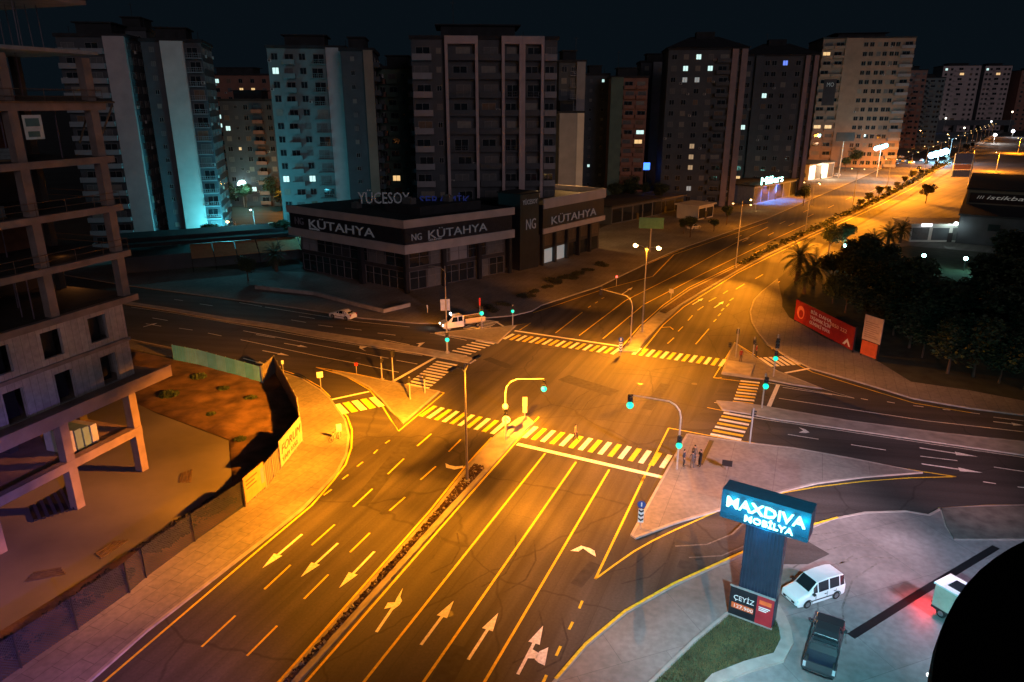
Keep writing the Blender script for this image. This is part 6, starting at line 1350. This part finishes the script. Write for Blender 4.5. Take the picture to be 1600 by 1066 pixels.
gt = [(1345,445,1.5),(1385,480,1.5),(1410,500,1.6),(1440,520,1.6),(1475,505,1.1),(1510,500,1.0),(1550,505,1.7),(1595,500,1.8),(1460,545,1.5),(1520,590,1.5),(1575,570,1.7),(1600,610,1.4),(1420,545,1.2),(1395,525,1.2),(1320,490,1.0),(1350,505,1.0),(1580,450,1.7),(1300,440,1.1),(1330,455,1.2),(1365,470,1.2),(1300,475,.8),(1440,560,1.1),(1480,585,1.2),(1540,560,1.3),(1420,520,1.1),(1560,600,1.0),(1520,520,1.3),(1590,560,1.4),(1380,430,1.0),(1560,480,1.4),(1500,545,1.1)]
for i, (x, y, s) in enumerate(gt): plant(3+i % 2, x, y, s, 'dark tree in the unlit garden, %s from the left' % ln[sorted(gt).index((x, y, s))], 'dark trees in the unlit garden')
lt = [(345,322,1.5),(362,330,1.4),(385,325,1.6),(405,318,1.5),(425,322,1.5),(440,330,1.3),(330,395,1.0),(415,398,1.0),(400,405,.9),(445,400,1.2),(388,440,.8)]
for i, (x, y, s) in enumerate(lt): plant(i % 3, x, y, s, 'dark tree between the slab tower and the showroom, %s from the left' % ln[sorted(lt).index((x, y, s))], 'dark trees left of the showroom', 0)
kt = [(960,330,1.3),(985,322,1.5),(1005,318,1.4),(1030,330,1.3),(1055,315,1.5),(1078,318,1.3),(1078,372,.8),(1068,366,.7),(1115,363,.7),(1135,352,.8),(1255,322,1.1),(930,300,1.6),(1245,302,1.2),(1335,262,1.6),(1320,268,1.4)]
for i, (x, y, s) in enumerate(kt): plant(i % 3, x, y, s, 'tree behind the showroom side pavement, %s from the left' % ln[sorted(kt).index((x, y, s))], 'trees along the shop side of the boulevard', .1)
# clipped trees in the far median and one alone on the service area
bt_ = tree(31, 4.2, 1.9, 1500, (.12, .26), [mat('leaf_rust', (.03, .026, .014), .8, .4, 1), mat('hedge_dark', (.016, .022, .01))], 'small_tree', .7); 
place(bt_, tuple(P(1446, 318)), 0, 'lone flat-topped tree on the service area before the boulevard', 'clipped trees', 1.5)
ml_ = [(1343,328),(1356,320),(1372,312),(1386,306),(1400,298),(1412,291),(1424,284),(1438,277),(1462,262),(1480,254),(1508,240),(1518,234),(1536,222),(1552,212)]
for i, (x, y) in enumerate(ml_): place(dup(bt_), tuple(P(x, y)+Vector((0, 0, .15))), i, 'small clipped tree in the far boulevard median, %s from the left' % ln[i], 'clipped trees of the far median', (.75, .9, 1.05, .8)[i % 4]*(1+.4*(i > 9)))
# shrubs: low clumps in front of the showroom
shb = crown(900, [((0, 0, .3), .7), ((.7, .3, .25), .5), ((-.6, .2, .25), .55)], .05, .13, 41, .6).mesh('shrub', [M_leafd, mat('leaf_rust', (.07, .06, .03))])
for i, (x, y, s) in enumerate([(822,466,1.0),(836,458,.8),(868,442,1.3),(888,436,1.2),(902,430,1.1),(938,416,1.2),(918,424,.8),(760,483,.9),(772,487,.9),(788,478,.8),(855,450,.8)]):
    tag(ob('shrub', shb, None, tuple(P(x, y)+Vector((0, 0, .12))), i), 'low dry shrub on the pavement bed before the showroom, %s from the left' % ln[sorted([822,836,868,888,902,938,918,760,772,788,855]).index(x)], 'shrub', 'shrubs before the showroom').scale = (s*1.5, s*1.5, s)
# median planting as one mass
b = MB(); q = random.Random(9)
strip_ = walk(med, 62, 1.1, 330)
for (p_, a) in strip_:
    wd = .5+p_.y*.004
    for k in range(7):
        o = p_+Vector((q.gauss(0, wd*.5), q.gauss(0, wd*.5), .25+q.random()*.5)); s = (.15+.2*q.random())*(1+p_.y*.002); b.X = Matrix.Translation(o) @ Matrix.Rotation(q.random()*6, 4, 'Z') @ Matrix.Rotation(q.random()*3, 4, 'X'); b.add([(-s, -s*.5, 0), (s, -s*.5, 0), (s*.8, s*.5, .05), (-s*.7, s*.5, 0)], [(0, 1, 2, 3)])
tag(b.build('median_planting', mat('hedge_dark', (.016, .022, .01), .85, .4, 1)), 'low dark planting running along the far median', 'planting', kind='stuff')
b = MB(); nb = [P(741,727), P(690,792), P(453,1060), P(343,1188)]; ns = [P(757,734), P(699,796), P(459,1062), P(354,1188)]
for i in range(2200):
    t = q.random()*2.999; k = int(t); o = nb[k].lerp(nb[k+1], t-k).lerp(ns[k].lerp(ns[k+1], t-k), q.random()*.9+.05); s = .03+.09*q.random()**2; b.mi = 0 if q.random() < .8 else 1; b.X = Matrix.Translation((o.x, o.y, .2+s*.4)) @ Matrix.Rotation(q.random()*6, 4, 'Z') @ Matrix.Rotation(q.random()*3, 4, 'X'); b.box(-s, s, -s*.8, s*.8, -s*.5, s*.5)
tag(b.build('soil_clods', [mat('clod', (.06, .035, .025), .95, .5, 3), mat('litter', (.3, .27, .22), .9)]), 'clods of earth and litter in the near planted median', 'clods', kind='stuff')
